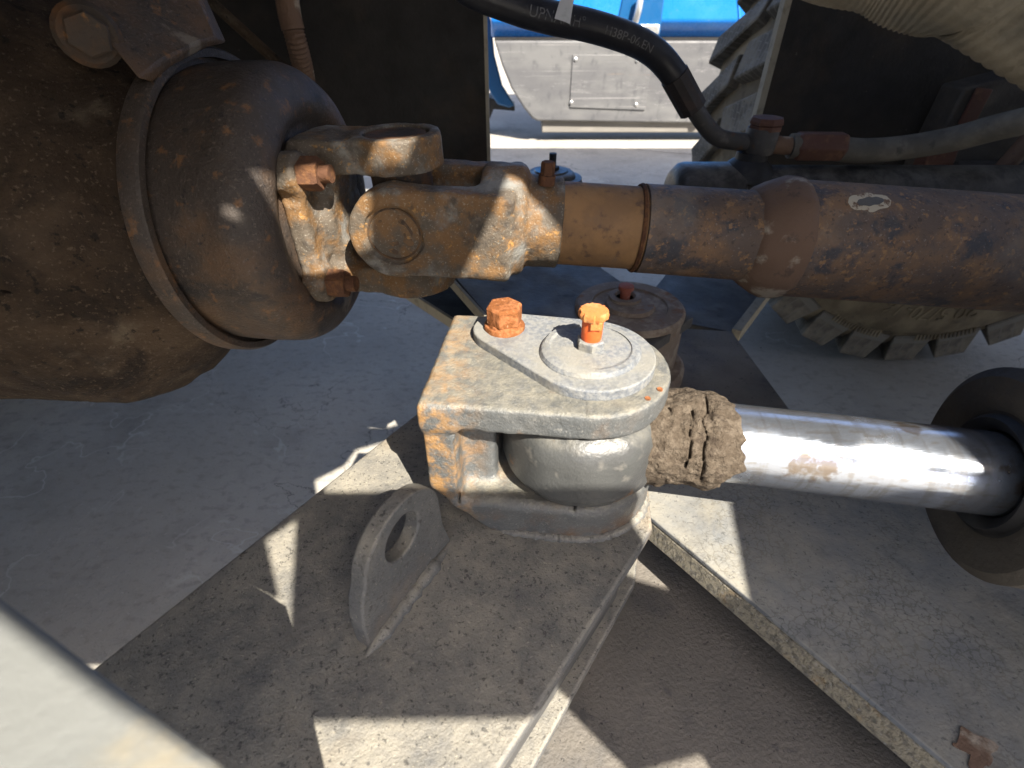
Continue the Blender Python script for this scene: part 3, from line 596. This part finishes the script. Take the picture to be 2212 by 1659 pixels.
# bolted mounting bracket lying against the casting
def fp(px, py, dep): return pd(px, py, dep)
q = [fp(110, -60, .335), fp(300, 172, .345), fp(345, 135, .36), fp(430, 92, .385), fp(470, 84, .40), fp(405, -60, .385)]
v, f = extrude_pts(q, V(0, .014, -.004)); mb = add('mounting_bracket', v, f, 'drum', th_, bevel=.002)
bc = fp(190, 75, .338); bn = unit(CAM-bc+V(-.02, .02, 0))
v, f = lathe([(-.008, .019), (.0, .019), (.003, .016)], bc, bn, 24); wsh = add('washer', v, f, 'rustdark', th_)
v, f = hexp(bc, bc+bn*.011, .0135, .3); add('bolt', v, f, 'rustdark', th_)
# conduit hanging in front of the cross plate
pth = catmull([pyy(616, -40, .70), pyy(625, 30, .70), pyy(640, 90, .70), pyy(655, 150, .72), pyy(665, 210, .76)], 14)
cn = thing('cable_conduit', pth[-1], 'thin ribbed brown cable conduit hanging above the brake drum', 'conduit')
k = len(pth)
v, f = tube(pth[int(k*.40):], [.0105+(.0014 if i % 2 else 0) for i in range(k-int(k*.40))], 16); add('ribbed_sleeve', v, f, 'oxide', cn, smooth=0)
v, f = tube(pth[:int(k*.42)], .0125, 16); add('tape_wrap', v, f, 'oxide', cn)

# ================================================================== brake drum
bd = thing('brake_drum', P0+V(0, 0, -.12), 'round grimy brown brake drum with raised back rim', 'brake drum')
prof = [(.002, .06), (-.004, .118), (-.002, .1265), (.001, .128), (.010, .128), (.0125, .126), (.0125, .119), (.004, .1165), (.012, .1155)]
prof = [(-.006, .05), (-.006, .124), (-.003, .1275), (.009, .1275), (.012, .1255), (.012, .120), (.006, .1195), (.006, .08)]
v, f = lathe(prof, P0, AX, 120); add('drum_rim', v, f, 'drum', bd, smooth=40)
LF = LU-.073
prof = [(.007, .1155), (.02, .1165)]+[(LF-.048+.003*i, .117) for i in range(6)]
prof += [(LF-.030+.030*math.sin(t), .087+.030*math.cos(t)) for t in np.linspace(0, pi/2, 14)]
prof += [(LF-.002, .080), (LF-.010, .074), (LF-.0115, .066), (LF-.010, .061), (LF-.010, .03), (LF-.010, .005)]
dd = lambda t, a: .0012*float(vnoise(np.array(t), np.array(math.cos(a)*.1), np.array(math.sin(a)*.1), 60))
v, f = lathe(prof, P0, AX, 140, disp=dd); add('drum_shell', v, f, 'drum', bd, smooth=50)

# ================================================================== drive shaft
S2 = pd(1720, 518, .46); SX = unit(S2-U); sF, svF, swF = frame_of(SX)
ds = thing('drive_shaft', U-V(0, 0, .09), 'rusty drive shaft with universal joint bolted to the brake drum', 'drive shaft')
tB = -.080      # drum face in flange frame (origin U, along AX)
def flange(x, y, z):
    pl2 = smin(sbox(x-tB-.006, y, z, .009, .030, .062, .005), sbox(x-tB-.006, y, z, .009, .058, .028, .006), .012)
    b = None
    s = pl2
    for sy in (-1, 1):
        for sz in (-1, 1):
            s = smin(s, scyl(y-sy*.049, z-sz*.046, x-tB-.008, .0165, .010, .004), .012)
    for sz in (-1, 1):
        zz = z*sz
        arm = sbox(x-tB*.5-.006, y, zz-.0525, .046, .030, .0125, .003)
        ring = scyl(x, y, zz-.053, .0365, .0132, .002)
        root = sbox(x-tB-.016, y, zz-.040, .014, .026, .022, .008)
        s = smin(s, smin(smin(arm, ring, .004), root, .012), .008)
    hub = scyl(y, z, x-tB-.012, .036, .014, .006); s = smin(s, hub, .01)
    for sz in (-1, 1): s = np.maximum(s, -scyl(x, y, z*sz-.064, .0270, .006, .001))
    s = smax(s, -(np.sqrt((x-.012)**2+y**2+z**2)-.0405), .004)
    return s+.0012*vnoise(x, y, z, 110)+.0007*vnoise(x, y, z, 320)
P, F_ = nets(flange, (tB-.008, -.072, -.072), (.042, .072, .072), .00135)
fy = add('flange_yoke', to_world(P, U, aF, vF, wF), F_, 'yoke', ds, smooth=70)
def fl(t, a, b): return U+aF*t+vF*a+wF*b
for sy in (-1, 1):
    for sz in (-1, 1):
        v, f = merge([hexp(fl(tB+.016, sy*.049, sz*.046), fl(tB+.033, sy*.049, sz*.046), .0128, .4+sz), cyl(fl(tB+.03, sy*.049, sz*.046), fl(tB+.041, sy*.049, sz*.046), .0068, 16)])
        add('flange_bolt', v, f, 'rustbolt', ds, smooth=30)
for sz in (-1, 1):
    v, f = lathe([(.020, .0255), (.0625, .0262), (.0648, .0245), (.0650, .018), (.0642, .016), (.0642, .003)], U, wF*sz, 40); add('bearing_cap', v, f, 'rustdark', ds)
def cross_(x, y, z):
    s = smin(scyl(x, y, z, .016, .05, .003), scyl(x, z, y, .016, .05, .003), .012)
    s = smin(s, np.sqrt(x*x+y*y+z*z)-.024, .012)
    return np.minimum(s, np.minimum(scyl(x, y, np.abs(z)-.034, .023, .005, .002), scyl(x, z, np.abs(y)-.034, .023, .005, .002)))
P, F_ = nets(cross_, (-.03, -.056, -.056), (.03, .056, .056), .0018)
add('joint_cross', to_world(P, U, sF, svF, swF), F_, 'rustdark', ds, smooth=60)
def slip(x, y, z):
    s = None
    base = scyl(y, z, x-.086, .047, .020, .008)
    collar = scyl(y, z, x-.112, .0385, .024, .003)
    s = smin(base, collar, .004)
    for sy in (-1, 1):
        yy = y*sy
        arm = sbox(x-.045, yy-.041, z, .050, .0125, .0355, .005)
        boss = scyl(x, z, yy-.0425, .0365, .0125, .003)
        s = smin(s, smin(arm, boss, .004), .012)
    cut = smin(sbox(x-.010, y, z, .052, .0275, .08, .026), sbox(x+.03, y, z, .05, .0275, .08), .001)
    s = smax(s, -cut, .004)
    for sy in (-1, 1): s = np.maximum(s, -scyl(x, z, y*sy-.056, .0240, .004, .0005))
    return s+.0010*vnoise(x, y, z, 120)+.0006*vnoise(x, y, z, 330)
P, F_ = nets(slip, (-.042, -.062, -.056), (.142, .062, .056), .00135)
add('slip_yoke', to_world(P, U, sF, svF, swF), F_, 'yoke', ds, smooth=70)
for sy in (-1, 1):
    v, f = lathe([(.02, .0222), (.0505, .0222), (.0528, .0216), (.0530, .0204), (.0512, .0196), (.0508, .0182), (.0516, .0174), (.0518, .014), (.0514, .003)], U, svF*sy, 56)
    add('bearing_cap', v, f, 'rustcap', ds, smooth=25)
def sh(px): return (.46*(px-1106)/FPX-U[0])/SX[0]
t_a, t_b, t_c, t_d, t_e = .130, sh(1372), sh(1600), sh(1652), sh(1694)
v, f = lathe([(t_a-.01, .0352), (t_b+.004, .0352)], U, SX, 64); add('spline_sleeve', v, f, 'shaftlite', ds)
v, f = lathe([(t_b-.001, .030), (t_b-.001, .0372), (t_b+.0012, .0382), (t_b+.0022, .0376)], U, SX, 64); add('dust_seal', v, f, 'rustbolt', ds)
v, f = lathe([(t_b+.004, .0378), (t_c, .0384), (t_c+.010, .0392), (t_d, .0405)], U, SX, 64); add('stub_tube', v, f, 'shaft', ds)
rg = lambda t, a: .0012*math.sin(a*9+t*60)*.4+.0016*float(vnoise(np.array(t), np.array(math.cos(a)*.1), np.array(math.sin(a)*.1), 90))
v, f = lathe([(t_c+.002, .0385), (t_c+.008, .043), (t_c+.018, .0485), (t_c+.026, .0515), (t_e-.004, .0518), (t_e+.001, .0508), (t_e+.003, .048)], U, SX, 72, disp=rg); add('weld_collar', v, f, 'oxide', ds, smooth=60)
v, f = lathe([(t_e, .0496), (t_e+.5, .0496)], U, SX, 72); add('shaft_tube', v, f, 'shaft', ds)
gp = U+SX*.120+swF*.036-svF*.012
v, f = merge([cyl(gp, gp+swF*.008, .007, 12), hexp(gp+swF*.006, gp+swF*.018, .0058)]); add('grease_nipple', v, f, 'rustbolt', ds, smooth=30)
# chipped paint mark on the tube
ang = np.linspace(-.16, .16, 6); P = []; F_ = []
n_s = 18
for i in range(n_s):
    t = sh(1755)+(sh(1842)-sh(1755))*i/(n_s-1)
    for a in ang:
        wv = math.sin(pi*i/(n_s-1))**.4*(1+.10*math.sin(i*.9)); th2 = R_(122)+a*wv*.9*1.3-.006*i
        P.append(U+SX*t+.0500*(math.cos(th2)*svF+math.sin(th2)*swF))
for i in range(n_s-1):
    for k in range(5): F_.append([i*6+k, i*6+k+1, (i+1)*6+k+1, (i+1)*6+k])
add('paint_chip', P, F_, 'cream', ds)
Q = []
for i in range(n_s):
    for k in range(6):
        t = sh(1772)+(sh(1828)-sh(1772))*i/(n_s-1); wv = math.sin(pi*i/(n_s-1))**.4*(1+.10*math.sin(i*1.1)); th2 = R_(122)+ang[k]*wv*.55-.006*i
        Q.append(U+SX*t+.0504*(math.cos(th2)*svF+math.sin(th2)*swF))
add('bare_patch', Q, F_, 'bluesteel', ds)

# ================================================================== near steering cylinder
PC = V(.043, .2415, .586); ry = unit(V(.1328, -.0238, 0)); ra_, rv, rw = frame_of(ry)
sc = thing('steering_cylinder', PC+V(.1, 0, -.03), 'steering cylinder with bright chrome rod and grey eye inside the sunlit clevis', 'hydraulic cylinder')
v, f = lathe([(-.0262, .030), (-.0262, .0420), (-.0245, .0440), (-.0185, .0474), (-.0170, .0482), (-.0160, .0487), (.006, .0487), (.013, .0480), (.018, .0462), (.0215, .0435), (.0240, .0395), (.0248, .030), (.0248, .005)], PC, (0, 0, 1), 96, disp=lambda t, a: .0003*math.sin(5*a)+.0003*math.sin(11*a+t*90)); add('rod_eye', v, f, 'eye', sc, smooth=24)
v, f = lathe([(.030, .0215), (.050, .0235), (.056, .0235)], PC, ry, 40); add('rod_neck', v, f, 'eye', sc)
v, f = lathe([(.03, .0235), (.30, .0235)], PC, ry, 72); add('chrome_rod', v, f, 'chrome', sc)
LG = .224
prof = [(LG+.03, .0236), (LG+.004, .0245), (LG-.001, .031), (LG+.003, .0335), (LG+.0035, .037)]
v, f = lathe(prof+[(LG+.01, .037)], PC, ry, 64, closed=False); add('rod_wiper', v, f, 'rubber', sc)
prof = [(LG+.012, .0335), (LG+.004, .0335), (LG+.001, .040), (LG+.000, .054), (LG+.004, .0595), (LG+.034, .0605), (LG+.036, .056), (LG+.05, .055), (LG+.5, .055)]
v, f = lathe(prof, PC, ry, 80, closed=False); add('gland_head', v, f, 'gland', sc)
# dried mud on the rod
md = thing('mud_clump', PC+ry*.06-V(0, 0, .03), 'lump of cracked dried brown mud caked on the chrome rod', 'mud')
def mudf(x, y, z):
    r = np.hypot(y, z); base = .0290-np.maximum(0, x-.074)*.32+.0042*vnoise(x, y, z, 55)+.0032*vnoise(x, y, z, 140)+.0022*vnoise(x, y, z, 330)
    e0_ = x-.036-.004*vnoise(x*0, y, z, 80); e1_ = .085+.016*vnoise(x*0+.4, y, z, 60)+.010*vnoise(x*0+.4, y, z, 160)-x
    s = np.maximum(r-base, -np.minimum(e0_, e1_))
    cr = np.abs(x-.066-.010*vnoise(x, y, z, 70)-.004*vnoise(x, y, z, 160)); cr = np.where((z > -.008) & (y < .01), cr-.0018*(vnoise(x, y, z, 60)+.15), 1.)
    cr2 = np.abs(x-.056-.012*vnoise(x, y, z+.5, 80)); cr2 = np.where((z > 0.002) & (z < .026) & (y < .0), cr2-.0014*(vnoise(x, y, z, 75)+.2), 1.)
    s = np.maximum(s, -np.maximum(np.minimum(cr, cr2), .0250-r))
    return s
P, F_ = nets(mudf, (.028, -.04, -.04), (.102, .04, .04), .0012)
add('mud_body', to_world(P, PC, ra_, rv, rw), F_, 'mud', md, smooth=70)

# ================================================================== near pin keeper
kp = thing('pin_keeper', V(.043, .2405, .63), 'pale teardrop pin keeper plate with rusty bolt and orange grease cap', 'pin keeper')
KA, ra1 = V(.0448, .2480), .0370; KB, rb1 = V(-.0046, .2750), .0193
dk = KB-KA; dlen = np.linalg.norm(dk); base = math.atan2(dk[1], dk[0]); off = math.acos((ra1-rb1)/dlen)
pts = [KA+ra1*V(math.cos(t), math.sin(t)) for t in np.linspace(base+off, base+2*pi-off, 44)]+[KB+rb1*V(math.cos(t), math.sin(t)) for t in np.linspace(base-off, base+off, 20)]
v, f = prism(pts, .6292, .6362); add('keeper_plate', v, f, 'keeper', kp, bevel=.0010, smooth=30)
bossd = lambda t, a: (.0022*math.exp(-((a-R_(250))/.18)**2)*-1 if t > .003 else .0012*math.sin(a*2+.5))
v, f = lathe([(-.001, .0288), (.0006, .0286), (.0026, .0274), (.0034, .0262), (.0036, .0235), (.0028, .0225), (.0028, .0215), (.0030, .0205), (.0030, .004)], V(KA[0], KA[1]+.001, .6362), (0, 0, 1), 72, disp=bossd); add('boss', v, f, 'keeper', kp, smooth=22)
gz = .6390; gc = V(.0446, .2490, gz)
v, f = hexp(gc, gc+V(0, 0, .0058), .0082, .5); add('fitting_nut', v, f, 'keeper', kp, smooth=0)
v, f = lathe([(.005, .0056), (.0075, .0058), (.0195, .0060), (.0205, .0056)], gc, (0, 0, 1), 36); capb = add('grease_cap', v, f, 'orange', kp)
v, f = lathe([(.0198, .0058), (.0192, .0074), (.0200, .0079), (.0228, .0080), (.0240, .0074), (.0243, .002)], gc, (0, 0, 1), 48, disp=lambda t, a: .00035*math.sin(a*13)+.0003*math.sin(a*29+1)); add('cap_top', v, f, 'orangetop', capb, smooth=50)
v, f = obox(gc+V(.001, -.0062, .0170), (.0032, 0, 0), (0, .0008, 0), (0, 0, .0024)); add('cap_strap', v, f, 'orangetop', capb, bevel=.0004)
bz = .6362; bc = V(KB[0], KB[1], bz)
wd = lambda t, a: .0007*float(vnoise(np.array(t), np.array(math.cos(a)), np.array(math.sin(a)), 3.))
v, f = lathe([(-.001, .0122), (.0018, .0124), (.0028, .0118), (.0030, .0105), (.0045, .0100), (.0052, .0085)], bc, (0, 0, 1), 40, disp=wd); add('washer', v, f, 'rust', kp)
v, f = hexp(bc+V(0, 0, .0045), bc+V(0, 0, .0160), .0112, .28); add('bolt', v, f, 'rust', kp, smooth=0, bevel=.0008)

# ================================================================== central pivot pin
pc = V(.132, .517, 0); zt_ = .522
pp = thing('pivot_pin', pc+V(0, 0, ZB), 'large dusty brown pivot pin head with small faded red cap', 'pivot pin')
v, f = lathe([(ZB-.02, .061), (zt_-.003, .061), (zt_, .058), (zt_, .042), (zt_-.002, .041), (zt_-.002, .028), (zt_+.002, .026), (zt_+.002, .004)], pc, (0, 0, 1), 72); add('pin_head', v, f, 'pinrust', pp, smooth=40)
v, f = lathe([(zt_, .019), (zt_+.005, .018), (zt_+.0055, .012), (zt_+.002, .010), (zt_+.002, .002)], pc+V(-.004, .012, 0), (0, 0, 1), 36); add('grease_seat', v, f, 'pinrust', pp)
v, f = lathe([(zt_+.001, .0058), (zt_+.012, .006), (zt_+.0125, .0085), (zt_+.017, .0085), (zt_+.018, .006)], pc+V(-.004, .012, 0), (0, 0, 1), 28); add('grease_cap', v, f, 'orangeold', pp)
v, f = lathe([(ZB-.05, .066), (ZB+.012, .066), (ZB+.016, .062)], pc+V(.004, -.01, 0), (0, 0, 1), 64); add('pivot_sleeve', v, f, 'pinrust', pp)

# ================================================================== far pin and far steering cylinder
FY = .87; fpn = pyy(1190, 374, FY); fz = fpn[2]
fk = thing('pin_keeper', fpn-V(0, 0, .03), 'black pin keeper with dark bolt and grease nipple on the far side of the shaft', 'pin keeper')
v, f = lathe([(-.30, .052), (-.014, .052), (-.010, .050), (-.006, .050), (-.005, .040), (.0, .038), (.003, .034), (.003, .028), (.0055, .026), (.0055, .003)], fpn, (0, 0, 1), 56); add('pin_boss', v, f, 'darkpaint', fk, smooth=40)
v, f = box(fpn[0]-.075, fpn[0], FY-.045, FY+.03, fz-.03, fz-.004); add('keeper_plate', v, f, 'darkpaint', fk, bevel=.008)
p = pyy(1118, 368, FY); p[2] = fz-.004; v, f = lathe([(0, .011), (.003, .011), (.018, .0105), (.0195, .009)], p, (0, 0, 1), 20); add('bolt', v, f, 'rubber', fk)
v, f = merge([hexp(fpn+V(.002, 0, .005), fpn+V(.002, 0, .011), .011), cyl(fpn+V(.002, 0, .010), fpn+V(.002, 0, .030), .0058, 16)]); add('grease_nipple', v, f, 'rubber', fk, smooth=30)

CY = .70; cz = pyy(1500, 432, CY)[2]; cx0 = pyy(1447, 400, CY)[0]
fc = thing('steering_cylinder', V(.45, CY, cz-.05), 'black steering cylinder barrel lying behind the rusty shaft', 'hydraulic cylinder')
v, f = lathe([(0, .03), (.002, .037), (.010, .0455), (.016, .047), (.085, .047), (.088, .043), (.70, .043)], V(cx0, CY, cz), (1, 0, 0), 56); add('barrel', v, f, 'darkpaint', fc, smooth=40)
v, f = cyl(V(fpn[0]+.02, FY, fz-.085), V(cx0+.02, CY, cz-.015), .016, 28); add('rod', v, f, 'chrome', fc)
bx = pyy(1612, 380, CY); px_ = bx[0]
zt1 = pyy(1612, 328, CY)[2]; zt2 = pyy(1625, 276, CY)[2]; zt3 = pyy(1635, 253, CY)[2]
v, f = lathe([(cz+.030, .036), (cz+.046, .027), (cz+.052, .0195), (zt1, .0185)], V(px_, CY, 0), (0, 0, 1), 32); add('port_boss', v, f, 'rubber', fc, smooth=40)
# tee fitting with banjo bolt
tf = thing('tee_fitting', V(px_, CY, zt1), 'dark dusty hydraulic tee fitting with red brown bolt on top', 'fitting')
v, f = lathe([(zt1-.001, .0180), (zt1+.006, .0195), (zt2-.005, .0195), (zt2, .0180)], V(px_+.006, CY, 0), (0, 0, 1), 28); add('tee_body', v, f, 'darkfit', tf)
v, f = lathe([(zt2-.002, .0195), (zt2+.003, .0195), (zt2+.004, .0180), (zt2+.005, .0205), (zt3-.004, .0205), (zt3, .0185)], V(px_+.008, CY, 0), (0, 0, 1), 8); add('banjo_bolt', v, f, 'brownfit', tf, smooth=0)
zm = (zt1+zt2)/2
v, f = cyl(V(px_+.01, CY, zm-.004), V(px_+.055, CY, zm-.008), .0105, 20); add('side_stub', v, f, 'oxide', tf)

# left hose with elbow tube
ep = catmull([V(px_, CY, zm-.004), pyy(1572, 303, CY), pyy(1545, 293, CY), pyy(1522, 268, CY), pyy(1503, 240, CY), pyy(1490, 222, CY)], 10)
hl = thing('hydraulic_hose', V(px_-.05, CY, zm), 'black hydraulic hose with faded print arching in front of the blue machine', 'hose')
v, f = tube(ep, .0105, 20); add('elbow_tube', v, f, 'darkfit', hl)
fe0, fe1 = pyy(1497, 236, CY), pyy(1457, 163, CY-.004)
v, f = lathe([(0, .0125), (.001, .0168), (np.linalg.norm(fe1-fe0), .0168)], fe0, fe1-fe0, 12); add('ferrule', v, f, 'ferrule', hl, smooth=25)
hp = catmull([fe1+(fe0-fe1)*.2, fe1, pyy(1427, 126, .695), pyy(1390, 98, .69), pyy(1340, 76, .685), pyy(1270, 55, .68), pyy(1190, 38, .67), pyy(1110, 14, .66), pyy(1000, -36, .65), pyy(900, -140, .64)], 14)
v, f = tube(hp, [.0150+.001*i/len(hp) for i in range(len(hp))], 32); hb = add('hose_body', v, f, 'hose', hl)
# faded print along the hose
seg_l = np.concatenate([[0], np.cumsum(np.linalg.norm(np.diff(hp, axis=0), axis=1))]); tg = np.gradient(hp, axis=0)
def on_hose(s, ph):
    p = np.array([np.interp(s, seg_l, hp[:, i]) for i in range(3)]); t = unit([np.interp(s, seg_l, tg[:, i]) for i in range(3)])
    n_ = V(0, -.85, .52); n_ = unit(n_-t*(n_@t)); b = np.cross(t, n_); r = np.interp(s, seg_l, [.0150+.001*i/len(hp) for i in range(len(hp))])+.0004
    return p+r*(math.cos(ph)*n_+math.sin(ph)*b)
for s_, sz, s0_ in (('H38P-06.EN', .0115, .085), ('UPNANH\u00b0', .0140, .170)):
    P, F_ = textmesh(s_, sz, 'hose print')
    Q = np.array([on_hose(s0_-a, -.75+(b)/.0155) for a, b, _ in P]); add('print', Q, F_, 'hoseink', hb, smooth=0)
tp = [pyy(1216, -20, .635), pyy(1243, -20, .635), pyy(1231, 52, .632), pyy(1220, 47, .632), pyy(1198, 40, .632)]
v, f = extrude_pts(tp, V(0, .002, 0)); tgo = add('hose_tag', v, f, 'whitetag'); tag(tgo, 'small crumpled white tag hanging on the black hose', 'tag')

# right dusty hose
nn0 = V(px_+.045, CY, zm-.007); nn1 = pyy(1772, 316, CY-.002)
hr_ = thing('hydraulic_hose', nn1, 'dusty grey hydraulic hose with rusty hex nut running across the dark plate', 'hose')
v, f = lathe([(0, .014), (.006, .0178), (.058, .0178), (.062, .0155)], nn0+V(.004, 0, 0), nn1-nn0, 6); add('hex_nut', v, f, 'brownfit', hr_, smooth=0, bevel=.002)
hp2 = catmull([nn0, nn1, pyy(1860, 326, CY), pyy(1960, 318, CY), pyy(2060, 300, CY-.02), pyy(2150, 276, CY-.05), pyy(2260, 250, CY-.08), pyy(2420, 200, CY-.12)], 12)
v, f = tube(hp2, .0145, 28); add('hose_body', v, f, 'hosedust', hr_)

# ================================================================== canvas cover at the upper right
cp = [pd(x_-45, y_-104, d_) for x_, y_, d_ in ((1643, -400, .235), (1743, -368, .235), (1873, -328, .23), (1993, -285, .225), (2143, -245, .22), (2273, -205, .215), (2355, -170, .215), (2643, -40, .21))]
cpp = catmull(cp, 60)
v, f = tube(cpp, .064, 96, wob=lambda u, t: .02*math.sin(t*3+u*9)+.02*math.sin(t*7-u*21)+.006*math.sin(u*2*pi*62+t*1.5)*max(0, min(1, (u-.42)*5)))
cv = add('canvas_cover', v, f, 'canvas', smooth=80); tag(cv, 'creased dusty khaki canvas sleeve in front of the dark frame plate', 'canvas')

# ================================================================== unseen sheets above and behind the lens, added to block and shape the light
YP = -.30; SHP = (YP+.45)/.6
mask_outline = [(-2.6, .05), (-.42, .05), (-.42, .82), (.62, .82), (.62, .05), (3.3, .05), (3.3, 2.1), (.8, 2.9), (-2.6, 2.9)]
holes = [  # openings traced back along the sun to shape the light patches
    [(.272, 1.372), (.462, 1.372), (.450, 1.290), (.506, 1.262), (.568, 1.362), (.615, 1.384), (.617, 1.43), (.56, 1.51), (.52, 1.57), (.475, 1.60), (.40, 1.568), (.36, 1.51), (.282, 1.455)],
    [(.135, 1.346), (.176, 1.317), (.206, 1.292), (.2240, 1.281), (.2240, 1.328), (.248, 1.347), (.226, 1.255), (.221, 1.207), (.362, 1.209), (.392, 1.122), (.44, 1.134), (.43, 1.03), (.135, 1.03)],
    [(.515, 1.778), (.528, 1.748), (.545, 1.707), (.546, 1.680), (.500, 1.655), (.452, 1.655), (.479, 1.708)],
    [(.424, 1.812), (.446, 1.812), (.425, 1.768), (.394, 1.768)],
    [(.298, 1.722), (.318, 1.668), (.331, 1.664), (.384, 1.686), (.390, 1.736), (.386, 1.766), (.341, 1.752)],
    [(.276+.0075*math.cos(t), 1.676+.0075*math.sin(t)) for t in np.linspace(0, 2*pi, 10)[:-1]],
]
holes = [[(a-SHP*.35, b-SHP*.74) for a, b in h] for h in holes]      # measured on a plane 15 cm farther back
def sheet(loops, y):
    L_ = [[Vector((a, b, 0)) for a, b in lp] for lp in loops]; tri = tessellate_polygon(L_)
    P = [V(a, y, b) for lp in loops for a, b in lp]; return P, [list(t) for t in tri]
v, f = sheet([mask_outline]+holes, YP)
o = add('sun_mask', v, f, 'maskgrey', rf, smooth=0); o.modifiers.new('thick', 'SOLIDIFY').thickness = .004  # unseen sheet, its openings invented to throw the sun patches
v, f = box(.36, 3.4, YP+.01, 1.78, 2.18, 2.24); add('shade_slab', v, f, 'maskgrey', rf)  # unseen slab added to shade the yard and dim the sky light
v, f = box(-1.6, .355, .95, 1.78, 2.18, 2.24); add('shade_slab', v, f, 'maskgrey', ff)  # second added slab, keeps the sun off the far ground
v, f = box(-2.6, -.13, YP+.01, 1.5, 1.0, 1.03); add('shade_deck', v, f, 'maskgrey', ff)  # unseen sheet added to darken the drum and casting
